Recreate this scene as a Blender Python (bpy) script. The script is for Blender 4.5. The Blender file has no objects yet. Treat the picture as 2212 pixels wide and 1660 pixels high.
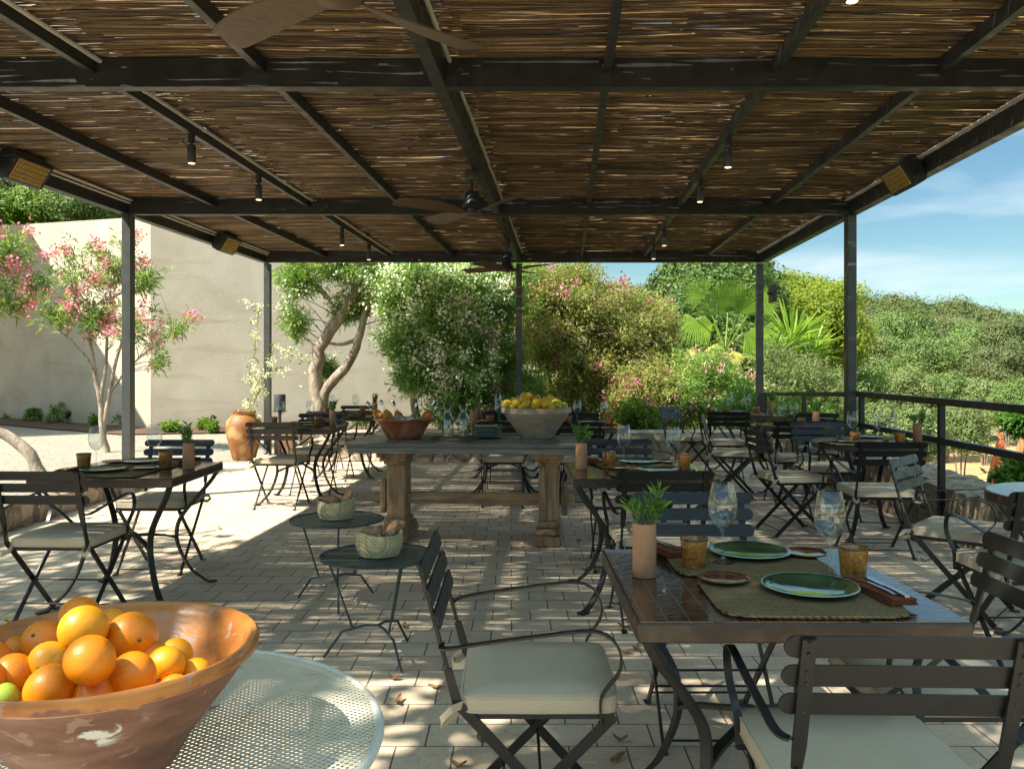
import bpy, math, random
import numpy as np
from mathutils import Vector, Matrix
rnd = random.Random(7)
S = bpy.context.scene
R = math.radians
# ------------------------------------------------------------ camera
EYE = 1.36
cam_d = bpy.data.cameras.new("camera"); cam = bpy.data.objects.new("camera", cam_d)
S.collection.objects.link(cam)
cam.location = (0, 0, EYE); cam.rotation_euler = (R(90), 0, 0)
cam_d.sensor_width = 36; cam_d.lens = 29.3; cam_d.shift_y = -0.0172
cam_d.clip_start = 0.05; cam_d.clip_end = 5000
S.camera = cam
# ------------------------------------------------------------ light
SUN_EL, SUN_H = 50.0, Vector((-0.87, -0.49, 0)).normalized()   # horizontal direction towards the sun
TO_SUN = Vector((SUN_H.x*math.cos(R(SUN_EL)), SUN_H.y*math.cos(R(SUN_EL)), math.sin(R(SUN_EL))))
sl = bpy.data.lights.new("sun", 'SUN'); sl.energy = 2.0; sl.angle = R(0.5); sl.color = (1, 0.95, 0.82)
so = bpy.data.objects.new("sun", sl); S.collection.objects.link(so)
so.rotation_euler = (-TO_SUN).to_track_quat('-Z', 'Y').to_euler()
w = bpy.data.worlds.new("World"); S.world = w; w.use_nodes = True
nt = w.node_tree; nt.nodes.clear()
def N(t, ty, **k):
    n = t.nodes.new(ty)
    for a, b in k.items(): setattr(n, a, b)
    return n
sky = N(nt, 'ShaderNodeTexSky', sky_type='NISHITA', sun_disc=False)
sky.sun_elevation = R(SUN_EL); sky.sun_rotation = math.atan2(TO_SUN.x, TO_SUN.y)
sky.air_density = 1.0; sky.dust_density = 0.1; sky.ozone_density = 2.0; sky.altitude = 1800
tc = N(nt, 'ShaderNodeTexCoord'); mp = N(nt, 'ShaderNodeMapping'); mp.inputs['Scale'].default_value = (1.6, 1.6, 9)
nz = N(nt, 'ShaderNodeTexNoise'); nz.inputs['Scale'].default_value = 2.1; nz.inputs['Detail'].default_value = 7; nz.inputs['Distortion'].default_value = 0.35
cr = N(nt, 'ShaderNodeValToRGB'); cr.color_ramp.elements[0].position = .48; cr.color_ramp.elements[1].position = .80
sx = N(nt, 'ShaderNodeSeparateXYZ'); mr = N(nt, 'ShaderNodeMapRange')
mr.inputs['From Min'].default_value = .03; mr.inputs['From Max'].default_value = .36; mr.inputs['To Min'].default_value = 1.0; mr.inputs['To Max'].default_value = .25
mu = N(nt, 'ShaderNodeMath', operation='MULTIPLY'); mixc = N(nt, 'ShaderNodeMixRGB')
mixc.inputs['Color2'].default_value = (1.15, 1.22, 1.28, 1)
bg = N(nt, 'ShaderNodeBackground'); bg.inputs['Strength'].default_value = 0.15
wo = N(nt, 'ShaderNodeOutputWorld')
L = nt.links.new
L(tc.outputs['Generated'], mp.inputs['Vector']); L(mp.outputs[0], nz.inputs['Vector']); L(nz.outputs[0], cr.inputs[0])
L(tc.outputs['Generated'], sx.inputs[0]); L(sx.outputs['Z'], mr.inputs['Value']); L(cr.outputs[0], mu.inputs[0]); L(mr.outputs[0], mu.inputs[1])
tint = N(nt, 'ShaderNodeMixRGB', blend_type='MULTIPLY'); tint.inputs['Fac'].default_value = 1; tint.inputs['Color2'].default_value = (1.16, .98, .57, 1)
gr = N(nt, 'ShaderNodeValToRGB'); e_ = gr.color_ramp.elements; e_[0].position = 0; e_[0].color = (.105, .135, .175, 1); e_[1].position = .62; e_[1].color = (1.0, 1.0, 1, 1); e_.new(.22).color = (.105, .155, .235, 1); e_.new(.42).color = (.15, .22, .33, 1)
gm = N(nt, 'ShaderNodeMixRGB', blend_type='MULTIPLY'); gm.inputs['Fac'].default_value = 1
L(sx.outputs['Z'], gr.inputs[0]); L(sky.outputs[0], gm.inputs['Color1']); L(gr.outputs[0], gm.inputs['Color2']); L(gm.outputs[0], tint.inputs['Color1']); L(mu.outputs[0], mixc.inputs['Fac']); L(tint.outputs[0], mixc.inputs['Color1']); L(mixc.outputs[0], bg.inputs['Color']); L(bg.outputs[0], wo.inputs['Surface'])
S.view_settings.view_transform = 'Standard'; S.view_settings.look = 'None'
S.view_settings.gamma = 1; S.view_settings.use_curve_mapping = False
S.view_settings.exposure = 2.72
S.render.engine = 'CYCLES'
S.cycles.max_bounces = 10; S.cycles.transparent_max_bounces = 12; S.cycles.transmission_bounces = 8
# ------------------------------------------------------------ helpers
def W(x, y, Y):          # point at depth Y seen at (x, y) on the 2212 px wide plate
    return Vector(((x-1106)/1800*Y, Y, EYE+(792-y)/1800*Y))
def put(o): S.collection.objects.link(o); return o
def tag(o, label=None, cat=None, group=None, kind=None):
    for k, v in (('label', label), ('category', cat), ('group', group), ('kind', kind)):
        if v: o[k] = v
    return o
def thing(name, loc, rz, label, cat, group=None):
    o = bpy.data.objects.new(name, None); o.empty_display_size = .1; put(o)
    o.location = loc; o.rotation_euler = (0, 0, rz)
    return tag(o, label, cat, group)
KIDS = {}
def parent(c, p):
    c.parent = p; KIDS.setdefault(p.name, []).append(c); return c
def copy_tree(o, par=None):
    c = o.copy(); put(c)
    if par is not None: parent(c, par)
    for ch in KIDS.get(o.name, []): copy_tree(ch, c)
    return c
def dup(o, loc, rz=0, label=None, group=None, scale=None):
    c = copy_tree(o); c.location = loc; c.rotation_euler = (0, 0, rz)
    if label: c['label'] = label
    if group: c['group'] = group
    if scale: c.scale = scale
    return c
def perp(d):
    a = Vector((0, 0, 1)) if abs(d.z) < .9 else Vector((1, 0, 0))
    u = d.cross(a).normalized(); return u, u.cross(d).normalized()
def spl(pts, n=4):
    P = [Vector(q) for q in pts]; Q = [P[0]*2-P[1]]+P+[P[-1]*2-P[-2]]; out = []
    for i in range(1, len(Q)-2):
        for k in range(n):
            t = k/n; a, b, c, d = Q[i-1], Q[i], Q[i+1], Q[i+2]
            out.append((b*2+(c-a)*t+(a*2-b*5+c*4-d)*t*t+(b*3-a-c*3+d)*t*t*t)/2)
    return out+[P[-1]]
class MB:
    def __init__(s): s.v = []; s.f = []
    def add(s, vs, fs):
        b = len(s.v); s.v += [tuple(v) for v in vs]; s.f += [tuple(b+i for i in f) for f in fs]; return s
    def box(s, x0, x1, y0, y1, z0, z1, M=None):
        vs = [Vector((x, y, z)) for z in (z0, z1) for y in (y0, y1) for x in (x0, x1)]
        if M: vs = [M @ v for v in vs]
        return s.add(vs, [(0, 2, 3, 1), (4, 5, 7, 6), (0, 1, 5, 4), (2, 6, 7, 3), (0, 4, 6, 2), (1, 3, 7, 5)])
    def bbox(s, x0, x1, y0, y1, z0, z1, b=.004, M=None):      # box with chamfered edges
        vs = []; idx = {}
        for iz in (0, 1):
            for iy in (0, 1):
                for ix in (0, 1):
                    X, Y, Z = (x0, x1)[ix], (y0, y1)[iy], (z0, z1)[iz]
                    sx_, sy_, sz_ = (1-2*ix)*b, (1-2*iy)*b, (1-2*iz)*b
                    for a, p in enumerate(((X, Y+sy_, Z+sz_), (X+sx_, Y, Z+sz_), (X+sx_, Y+sy_, Z))):
                        idx[ix, iy, iz, a] = len(vs); vs.append(Vector(p))
        g = lambda *k: idx[k]; fs = []
        for i in (0, 1):
            q = [(0, 0), (1, 0), (1, 1), (0, 1)]
            fx = [g(i, a, c, 0) for a, c in q]; fy = [g(a, i, c, 1) for a, c in q]; fz = [g(a, c, i, 2) for a, c in q]
            fs += [fx if i else fx[::-1], fy[::-1] if i else fy, fz if i else fz[::-1]]
        for i in (0, 1):
            for j in (0, 1):
                fs.append((g(0, i, j, 1), g(1, i, j, 1), g(1, i, j, 2), g(0, i, j, 2)))
                fs.append((g(i, 0, j, 0), g(i, 1, j, 0), g(i, 1, j, 2), g(i, 0, j, 2)))
                fs.append((g(i, j, 0, 0), g(i, j, 1, 0), g(i, j, 1, 1), g(i, j, 0, 1)))
        for i in (0, 1):
            for j in (0, 1):
                for k in (0, 1): fs.append((g(i, j, k, 0), g(i, j, k, 1), g(i, j, k, 2)))
        if M: vs = [M @ v for v in vs]
        return s.add(vs, fs)
    def tube(s, pts, rad, n=8, caps=True, up=None):
        pts = [Vector(p) for p in pts]; k = len(pts)
        if not hasattr(rad, '__len__'): rad = [rad]*k
        vs = []; u = None
        for i, p in enumerate(pts):
            d = (pts[min(i+1, k-1)]-pts[max(i-1, 0)])
            d = d.normalized() if d.length > 1e-9 else Vector((0, 0, 1))
            if u is None: u, v_ = perp(d)
            else:
                u = (u-d*u.dot(d)); u = u.normalized() if u.length > 1e-6 else perp(d)[0]
            v_ = d.cross(u)
            for j in range(n):
                a = 2*math.pi*j/n; vs.append(p+(u*math.cos(a)+v_*math.sin(a))*rad[i])
        fs = [(i*n+j, i*n+(j+1) % n, (i+1)*n+(j+1) % n, (i+1)*n+j) for i in range(k-1) for j in range(n)]
        if caps: fs += [tuple(range(n))[::-1], tuple((k-1)*n+j for j in range(n))]
        return s.add(vs, fs)
    def bar(s, pts, w_, t_, side):      # flat bar along a path: w_ across 'side', t_ thick
        pts = [Vector(p) for p in pts]; k = len(pts); vs = []
        for i, p in enumerate(pts):
            d = (pts[min(i+1, k-1)]-pts[max(i-1, 0)]).normalized()
            a = Vector(side if not callable(side) else side(i)); a = (a-d*a.dot(d)).normalized(); b = d.cross(a)
            ww = w_[i] if hasattr(w_, '__len__') else w_
            for sa, sb in ((-1, -1), (1, -1), (1, 1), (-1, 1)): vs.append(p+a*sa*ww/2+b*sb*t_/2)
        fs = [(i*4+j, i*4+(j+1) % 4, (i+1)*4+(j+1) % 4, (i+1)*4+j) for i in range(k-1) for j in range(4)]
        fs += [(3, 2, 1, 0), tuple((k-1)*4+j for j in range(4))]
        return s.add(vs, fs)
    def lathe(s, prof, n=32, c=(0, 0, 0), caps=True, jit=0):
        vs = []; c = Vector(c); k = len(prof)
        for r, z in prof:
            for j in range(n):
                a = 2*math.pi*j/n; rr = r*(1+jit*math.sin(a*3+z*20))
                vs.append(c+Vector((rr*math.cos(a), rr*math.sin(a), z)))
        fs = [(i*n+j, i*n+(j+1) % n, (i+1)*n+(j+1) % n, (i+1)*n+j) for i in range(k-1) for j in range(n)]
        if caps: fs += [tuple(range(n))[::-1], tuple((k-1)*n+j for j in range(n))]
        return s.add(vs, fs)
    def ball(s, c, r, n=16, m=10, sc=(1, 1, 1), M=None, bumpy=0, rg=None):
        c = Vector(c); vs = []; fs = []
        for i in range(m+1):
            t = math.pi*i/m
            for j in range(n):
                a = 2*math.pi*j/n
                p = Vector((math.sin(t)*math.cos(a)*sc[0], math.sin(t)*math.sin(a)*sc[1], math.cos(t)*sc[2]))*r
                if bumpy and 0 < i < m: p *= 1+bumpy*(rg.random()-.5)
                if M: p = M @ p
                vs.append(c+p)
        for i in range(m):
            for j in range(n): fs.append((i*n+j, (i+1)*n+j, (i+1)*n+(j+1) % n, i*n+(j+1) % n))
        return s.add(vs, fs)
    def build(s, name, m, par=None, smooth=40):
        me = bpy.data.meshes.new(name); me.from_pydata(s.v, [], s.f); me.validate(); me.update()
        me.materials.append(m)
        if smooth:
            me.polygons.foreach_set('use_smooth', [True]*len(me.polygons)); me.set_sharp_from_angle(angle=R(smooth))
        o = bpy.data.objects.new(name, me); put(o)
        if par is not None: parent(o, par)
        return o
def np_mesh(name, V, F, m, par=None, smooth=False, tone=None):     # V (n,3), F (k,4)
    me = bpy.data.meshes.new(name); n, k, q = len(V), len(F), F.shape[1]
    me.vertices.add(n); me.vertices.foreach_set('co', np.ascontiguousarray(V, dtype=np.float32).ravel())
    me.loops.add(k*q); me.loops.foreach_set('vertex_index', np.ascontiguousarray(F, dtype=np.int32).ravel())
    me.polygons.add(k); me.polygons.foreach_set('loop_start', np.arange(0, k*q, q, dtype=np.int32))
    me.update(calc_edges=True); me.materials.append(m)
    if q == 4 and n == 4*k:
        tn = np.random.RandomState(n).rand(k) if tone is None else np.asarray(tone); a_ = me.attributes.new('tone', 'FLOAT', 'POINT'); a_.data.foreach_set('value', np.repeat(tn, 4).astype(np.float32))
    if smooth: me.polygons.foreach_set('use_smooth', [True]*k)
    o = bpy.data.objects.new(name, me); put(o)
    if par is not None: parent(o, par)
    return o
# ------------------------------------------------------------ materials
def base_mat(name):
    m = bpy.data.materials.new(name); m.use_nodes = True; t = m.node_tree; t.nodes.clear()
    o = N(t, 'ShaderNodeOutputMaterial'); p = N(t, 'ShaderNodeBsdfPrincipled')
    t.links.new(p.outputs[0], o.inputs['Surface']); return m, t, p, o
def c4(c): return (c[0], c[1], c[2], 1)
def coords(t, kind='Object', scale=(1, 1, 1), rot=(0, 0, 0)):
    a = N(t, 'ShaderNodeTexCoord'); b = N(t, 'ShaderNodeMapping'); b.inputs['Scale'].default_value = scale; b.inputs['Rotation'].default_value = rot
    t.links.new(a.outputs[kind], b.inputs['Vector']); return b.outputs[0]
def noise(t, vec, sc, det=4, dist=0, rough=.55):
    n = N(t, 'ShaderNodeTexNoise'); n.inputs['Scale'].default_value = sc; n.inputs['Detail'].default_value = det
    n.inputs['Distortion'].default_value = dist; n.inputs['Roughness'].default_value = rough
    t.links.new(vec, n.inputs['Vector']); return n.outputs[0]
def ramp(t, fac, stops):
    r = N(t, 'ShaderNodeValToRGB'); e = r.color_ramp.elements
    while len(e) < len(stops): e.new(.5)
    for el, (p, c) in zip(e, stops): el.position = p; el.color = c4(c) if hasattr(c, '__len__') else (c, c, c, 1)
    t.links.new(fac, r.inputs[0]); return r.outputs[0]
def bump(t, h, strength, dist, p, prev=None):
    b = N(t, 'ShaderNodeBump'); b.inputs['Strength'].default_value = strength; b.inputs['Distance'].default_value = dist
    t.links.new(h, b.inputs['Height'])
    if prev is not None: t.links.new(prev, b.inputs['Normal'])
    t.links.new(b.outputs[0], p.inputs['Normal']); return b.outputs[0]
def mix(t, fac, a, b, bt='MIX'):
    m = N(t, 'ShaderNodeMixRGB', blend_type=bt)
    for s_, v in (('Fac', fac), ('Color1', a), ('Color2', b)):
        if isinstance(v, (int, float)): m.inputs[s_].default_value = v
        elif isinstance(v, tuple): m.inputs[s_].default_value = c4(v)
        else: t.links.new(v, m.inputs[s_])
    return m.outputs[0]
def pm(name, c1, c2=None, rough=.6, sc=8, stretch=(1, 1, 1), bmp=0, bsc=40, bd=.002, spec=.5, metal=0, c3=None, sc3=3, coat=0, rvar=0, kind='Object', det=5):
    m, t, p, o = base_mat(name); v = coords(t, kind, stretch)
    if c2 is None: c2 = tuple(x*.75 for x in c1)
    n = noise(t, v, sc, det)
    col = ramp(t, n, [(.3, c2), (.7, c1)])
    if c3:
        n3 = noise(t, v, sc3, 6, .6); f3 = ramp(t, n3, [(.52, 0), (.64, 1)]); col = mix(t, f3, col, c3)
    t.links.new(col, p.inputs['Base Color']); p.inputs['Roughness'].default_value = rough
    if rvar: t.links.new(ramp(t, noise(t, v, sc*1.7, 4), [(.3, max(0, rough-rvar)), (.7, min(1, rough+rvar))]), p.inputs['Roughness'])
    p.inputs['Specular IOR Level'].default_value = spec; p.inputs['Metallic'].default_value = metal; p.inputs['Coat Weight'].default_value = coat
    if bmp: bump(t, noise(t, v, bsc, 5), bmp, bd, p)
    return m
def leaf_mat(name, cols, trans=.35, rough=.45):
    m, t, p, o = base_mat(name); g = N(t, 'ShaderNodeNewGeometry')
    at = N(t, 'ShaderNodeAttribute', attribute_name='tone'); av = N(t, 'ShaderNodeMath', operation='MULTIPLY_ADD'); av.inputs[1].default_value = .45; t.links.new(g.outputs['Random Per Island'], av.inputs[0])
    hf = N(t, 'ShaderNodeMath', operation='MULTIPLY'); hf.inputs[1].default_value = .55; t.links.new(at.outputs['Fac'], hf.inputs[0]); t.links.new(hf.outputs[0], av.inputs[2])
    k = len(cols); col = ramp(t, av.outputs[0], [(i/max(1, k-1), c) for i, c in enumerate(cols)])
    t.links.new(col, p.inputs['Base Color']); p.inputs['Roughness'].default_value = rough; p.inputs['Specular IOR Level'].default_value = .35
    tr = N(t, 'ShaderNodeBsdfTranslucent'); br = mix(t, 1.0, col, (1.5, 1.6, .8), 'MULTIPLY'); t.links.new(br, tr.inputs['Color'])
    ms = N(t, 'ShaderNodeMixShader'); ms.inputs[0].default_value = trans
    t.links.new(p.outputs[0], ms.inputs[1]); t.links.new(tr.outputs[0], ms.inputs[2]); t.links.new(ms.outputs[0], o.inputs['Surface']); return m
M_ = {}
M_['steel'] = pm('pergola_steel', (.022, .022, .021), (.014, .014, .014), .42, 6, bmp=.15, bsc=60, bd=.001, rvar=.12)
M_['post'] = pm('post_steel_sunlit', (.068, .070, .066), (.048, .050, .047), .42, 6, bmp=.15, bsc=60, bd=.001, rvar=.12)  # beam steel in a paler copy, standing for sunlight on the posts
M_['chair'] = pm('chair_enamel', (.009, .010, .0105), (.006, .007, .0075), .42, 10, spec=.5, bmp=.1, bsc=200, bd=.0006, rvar=.1)
M_['iron'] = pm('wrought_iron', (.030, .028, .025), (.015, .014, .013), .45, 14, bmp=.2, bsc=120, bd=.001, rvar=.1)
M_['green_iron'] = pm('green_mesh_paint', (.030, .052, .055), (.018, .032, .036), .5, 20, bmp=.2, bsc=150, bd=.001)
M_['cushion'] = pm('beige_canvas', (.50, .425, .31), (.44, .37, .27), .9, 5, bmp=.5, bsc=14, bd=.006, spec=.15)
M_['apron'] = pm('table_edge_glaze', (.040, .023, .014), (.022, .014, .009), .38, 14, bmp=.25, bsc=90, bd=.001, rvar=.12)
M_['tan_apron'] = pm('plain_metal', (.2, .19, .17), rough=.4)
M_['terracotta'] = pm('raw_terracotta', (.40, .225, .125), (.34, .185, .10), .85, 40, bmp=.15, bsc=300, bd=.0006, spec=.2)
M_['stone_bowl'] = pm('weathered_clay', (.44, .35, .25), (.28, .22, .155), .9, 9, stretch=(1, 1, 2.5), bmp=.4, bsc=50, bd=.003, c3=(.44, .385, .32), sc3=4)
M_['glazed_bowl'] = pm('half_glazed_clay', (.30, .105, .050), (.20, .062, .030), .35, 7, c3=(.36, .19, .13), sc3=8, bmp=.3, bsc=30, bd=.001, rvar=.15)
M_['jar'] = pm('ochre_jar', (.33, .135, .028), (.18, .062, .018), .6, 5, c3=(.40, .25, .10), sc3=5, bmp=.5, bsc=22, bd=.006)
M_['amber'] = pm('amber_glaze', (.42, .19, .035), (.22, .085, .02), .18, 90, bmp=.15, bsc=60, bd=.0008, c3=(.16, .07, .025), sc3=50)
M_['dark_rim'] = pm('speckled_rim', (.10, .05, .02), rough=.25)
M_['plate_green'] = pm('green_glaze', (.035, .085, .038), (.018, .050, .024), .08, 16, bmp=.3, bsc=22, bd=.0012, coat=.4)
M_['plate_rim'] = pm('pale_green_rim', (.42, .50, .44), (.30, .40, .34), .15, 40)
M_['plate_red'] = pm('red_glaze', (.11, .028, .016), (.075, .020, .012), .12, 20, bmp=.2, bsc=20, bd=.001, coat=.4)
M_['napkin'] = pm('rust_linen', (.165, .055, .030), (.12, .040, .022), .95, 30, bmp=.4, bsc=400, bd=.001, spec=.1)
M_['cutlery'] = pm('cutlery_steel', (.62, .60, .57), rough=.18, metal=1)
M_['black'] = pm('black_plastic', (.022, .022, .023), rough=.4)
M_['conduit'] = pm('grey_conduit', (.52, .48, .41), (.42, .39, .33), .5, 10)
M_['fanwood'] = pm('fan_blade_wood', (.105, .064, .034), (.055, .034, .018), .5, 3, stretch=(2, 25, 25), bmp=.1)
M_['wood'] = pm('worn_oak', (.50, .32, .165), (.24, .14, .07), .75, 4, stretch=(9, 9, 1.1), bmp=.35, bsc=30, bd=.003, c3=(.13, .085, .055), sc3=1.3)
M_['woodx'] = pm('worn_oak_beam', (.50, .32, .165), (.26, .155, .08), .75, 4, stretch=(1.1, 9, 9), bmp=.35, bsc=30, bd=.003, c3=(.15, .10, .06), sc3=1.3)
M_['greywood'] = pm('grey_oak_top', (.30, .27, .22), (.12, .115, .10), .7, 4, stretch=(1.0, 14, 14), bmp=.4, bsc=30, bd=.002, c3=(.22, .20, .165), sc3=1.5)
M_['slate'] = pm('table_slate', (.15, .145, .125), (.095, .094, .084), .42, 12, bmp=.25, bsc=60, bd=.001, rvar=.15)
M_['bark'] = pm('pale_bark', (.42, .34, .26), (.20, .15, .11), .95, 9, stretch=(1, 1, .5), bmp=.8, bsc=28, bd=.015, c3=(.15, .11, .08), sc3=5)
M_['twig'] = pm('twig_bark', (.24, .18, .12), (.14, .10, .07), .95, 12)
M_['lemon'] = pm('lemon_peel', (.72, .48, .03), (.66, .38, .02), .38, 5, bmp=.35, bsc=130, bd=.0008)
M_['lime'] = pm('green_lemon_peel', (.42, .46, .05), (.62, .50, .04), .38, 18, bmp=.35, bsc=130, bd=.0008)
M_['orange'] = pm('orange_peel', (.78, .25, .004), (.70, .18, .003), .36, 7, bmp=1, bsc=420, bd=.0006)
M_['orange_pale'] = pm('pale_orange_peel', (.78, .34, .006), (.74, .27, .005), .36, 7, bmp=1, bsc=420, bd=.0006)
M_['orange_green'] = pm('unripe_peel', (.16, .30, .03), (.36, .40, .03), .36, 12, bmp=.55, bsc=420, bd=.0006)
M_['stem'] = pm('stem_button', (.10, .10, .03), rough=.8)
M_['bread'] = pm('crust', (.42, .24, .12), (.25, .12, .055), .85, 14, bmp=.8, bsc=30, bd=.006, c3=(.62, .52, .40), sc3=16)
M_['mulch'] = pm('mulch', (.16, .085, .05), (.06, .035, .022), .95, 30, bmp=1, bsc=40, bd=.03)
M_['leaf_dry'] = pm('dry_leaf', (.36, .20, .08), (.22, .11, .045), .8, 40)
M_['leaf_yellow'] = pm('yellow_leaf', (.62, .42, .08), (.5, .3, .05), .7, 40)
M_['parasol'] = pm('orange_canvas', (.66, .20, .075), (.58, .16, .06), .9, 5, bmp=.2, bsc=100)
M_['grass'] = pm('grass_blades', (.10, .15, .03), rough=.7)
M_['white'] = pm('white_paper', (.75, .74, .70), rough=.7)
M_['speaker'] = pm('speaker_mesh', (.045, .052, .055), rough=.65, bmp=.6, bsc=900, bd=.001)
M_['twine'] = pm('reed_wire', (.10, .07, .05), rough=.8)
def thin_glass(name, tintc, refl=1.0):
    m, t, p, o = base_mat(name); t.nodes.remove(p)
    tr = N(t, 'ShaderNodeBsdfTransparent'); tr.inputs['Color'].default_value = c4(tintc)
    g = N(t, 'ShaderNodeBsdfGlossy'); g.inputs['Roughness'].default_value = .015; lw = N(t, 'ShaderNodeLayerWeight'); lw.inputs['Blend'].default_value = .5
    f = ramp(t, lw.outputs['Facing'], [(0, .06*refl), (.5, .12*refl), (.78, .36*refl), (1, .95*refl)])
    ms = N(t, 'ShaderNodeMixShader'); t.links.new(f, ms.inputs[0]); t.links.new(tr.outputs[0], ms.inputs[1]); t.links.new(g.outputs[0], ms.inputs[2])
    t.links.new(ms.outputs[0], o.inputs['Surface']); return m
def liquid(name, col, trans=.8, rough=.03):
    m, t, p, o = base_mat(name); p.inputs['Base Color'].default_value = c4(col); p.inputs['Roughness'].default_value = rough
    p.inputs['Transmission Weight'].default_value = trans; p.inputs['IOR'].default_value = 1.33; return m
M_['glass'] = thin_glass('clear_glass', (.96, .975, .97)); M_['wine'] = liquid('rose_wine', (.95, .50, .10), .75); M_['water'] = thin_glass('water', (.93, .97, .95), 1.3)
M_['ice'] = liquid('ice', (.85, .90, .92), .6, .15)
# flowers
M_['pink'] = leaf_mat('pink_petals', [(.66, .10, .22), (.74, .22, .34), (.76, .42, .50)], .25, .6)
M_['magenta'] = leaf_mat('magenta_petals', [(.55, .08, .26), (.70, .18, .38)], .25, .6)
M_['pale_pink'] = leaf_mat('pale_pink_petals', [(.72, .28, .36), (.8, .42, .46)], .25, .6)
M_['white_fl'] = leaf_mat('white_petals', [(.74, .72, .58), (.85, .83, .72)], .3, .6)
LM = {
 'oleander': leaf_mat('oleander_leaf', [(0.084, 0.156, 0.032), (0.140, 0.237, 0.049), (0.224, 0.330, 0.073), (0.319, 0.402, 0.115)], .3, .4),
 'oleander_dark': leaf_mat('dark_oleander_leaf', [(0.104, 0.210, 0.050), (0.179, 0.311, 0.072), (0.298, 0.446, 0.115)], .28, .4),
 'rusty': leaf_mat('rusty_hedge_leaf', [(0.110, 0.158, 0.039), (0.187, 0.231, 0.055), (0.264, 0.304, 0.088), (0.220, 0.252, 0.066), (0.330, 0.284, 0.110), (0.352, 0.200, 0.099), (0.220, 0.273, 0.077)], .35, .6),
 'lime': leaf_mat('yellow_green_leaf', [(0.140, 0.186, 0.016), (0.209, 0.257, 0.023), (0.288, 0.301, 0.031)], .45, .55),
 'green': leaf_mat('mid_green_leaf', [(0.085, 0.147, 0.023), (0.133, 0.215, 0.031), (0.207, 0.283, 0.047)], .35, .5),
 'olive': leaf_mat('olive_leaf', [(0.087, 0.135, 0.034), (0.126, 0.189, 0.048), (0.179, 0.251, 0.073)], .25, .6),
 'olive_silver': leaf_mat('silver_shrub_leaf', [(0.113, 0.147, 0.044), (0.158, 0.201, 0.065), (0.203, 0.247, 0.093)], .25, .6),  # paler, greyer leaf tone than the plain olive
 'dark': leaf_mat('dark_tree_leaf', [(0.068, 0.095, 0.034), (0.108, 0.135, 0.047), (0.162, 0.189, 0.068)], .25, .6),
 'deep': leaf_mat('deep_green_leaf', [(.035, .07, .012), (.06, .11, .018), (.10, .16, .03), (.14, .20, .04)], .25, .5),
 'scrub': leaf_mat('scrub_leaf', [(.035, .055, .015), (.060, .085, .022), (.085, .115, .03), (.12, .14, .045), (.15, .15, .07)], .06, .9),
 'palm': leaf_mat('palm_frond', [(.13, .22, .02), (.20, .31, .035), (.28, .38, .06)], .35, .4),
 'palm_old': leaf_mat('yellow_palm_frond', [(0.486, 0.446, 0.121), (0.600, 0.540, 0.189)], .3, .5),
 'sprig': leaf_mat('sprig_leaf', [(0.058, 0.138, 0.023), (0.103, 0.218, 0.040), (0.161, 0.287, 0.058)], .3, .35),
 'agave': leaf_mat('agave_leaf', [(0.297, 0.378, 0.270), (0.405, 0.486, 0.351)], .1, .5),
}
# paving: worn square-cut clay pavers in running bond
def paving():
    m, t, p, o = base_mat('clay_paving'); v = coords(t, 'Object', (1, 1, 1)); nv = noise(t, v, 7, 3)
    vv = N(t, 'ShaderNodeVectorMath', operation='MULTIPLY_ADD'); vv.inputs[1].default_value = (.006, .006, 0)
    t.links.new(nv, vv.inputs[0]); t.links.new(v, vv.inputs[2])
    b = N(t, 'ShaderNodeTexBrick'); b.offset = .5; b.inputs['Scale'].default_value = 1
    b.inputs['Brick Width'].default_value = .206; b.inputs['Row Height'].default_value = .187
    b.inputs['Mortar Size'].default_value = .0034; b.inputs['Mortar Smooth'].default_value = .3; b.inputs['Bias'].default_value = 0
    b.inputs['Color1'].default_value = (0, 0, 0, 1); b.inputs['Color2'].default_value = (1, 1, 1, 1); b.inputs['Mortar'].default_value = (.5, .5, .5, 1)
    t.links.new(vv.outputs[0], b.inputs['Vector'])
    col = ramp(t, b.outputs['Color'], [(0, (.56, .44, .31)), (.25, (.64, .515, .375)), (.5, (.60, .475, .34)), (.72, (.66, .53, .39)), (.94, (.61, .475, .34)), (1, (.53, .37, .27))])
    st = ramp(t, noise(t, v, 2.2, 7, .5, .65), [(.3, .72), (.6, 1.05)]); col = mix(t, .8, col, st, 'MULTIPLY')
    sp = ramp(t, noise(t, v, 60, 5, 0, .7), [(.3, .72), (.55, 1.05)]); col = mix(t, .6, col, sp, 'MULTIPLY')
    dk = ramp(t, noise(t, v, 16, 5, .8), [(.60, 0), (.74, .35)]); col = mix(t, dk, col, (.16, .13, .10))
    col = mix(t, b.outputs['Fac'], col, (.11, .09, .068))
    t.links.new(col, p.inputs['Base Color']); p.inputs['Roughness'].default_value = .82; p.inputs['Specular IOR Level'].default_value = .3
    inv = N(t, 'ShaderNodeMath', operation='SUBTRACT'); inv.inputs[0].default_value = 1; t.links.new(b.outputs['Fac'], inv.inputs[1])
    b1 = bump(t, inv.outputs[0], .8, .004, p); bump(t, noise(t, v, 70, 6), .35, .002, p, b1); return m
M_['paving'] = paving()
M_['gravel'] = pm('pale_gravel', (.40, .36, .285), (.12, .105, .08), .95, 26, bmp=1, bsc=30, bd=.02, det=3, c3=(.30, .26, .2), sc3=3)
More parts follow.
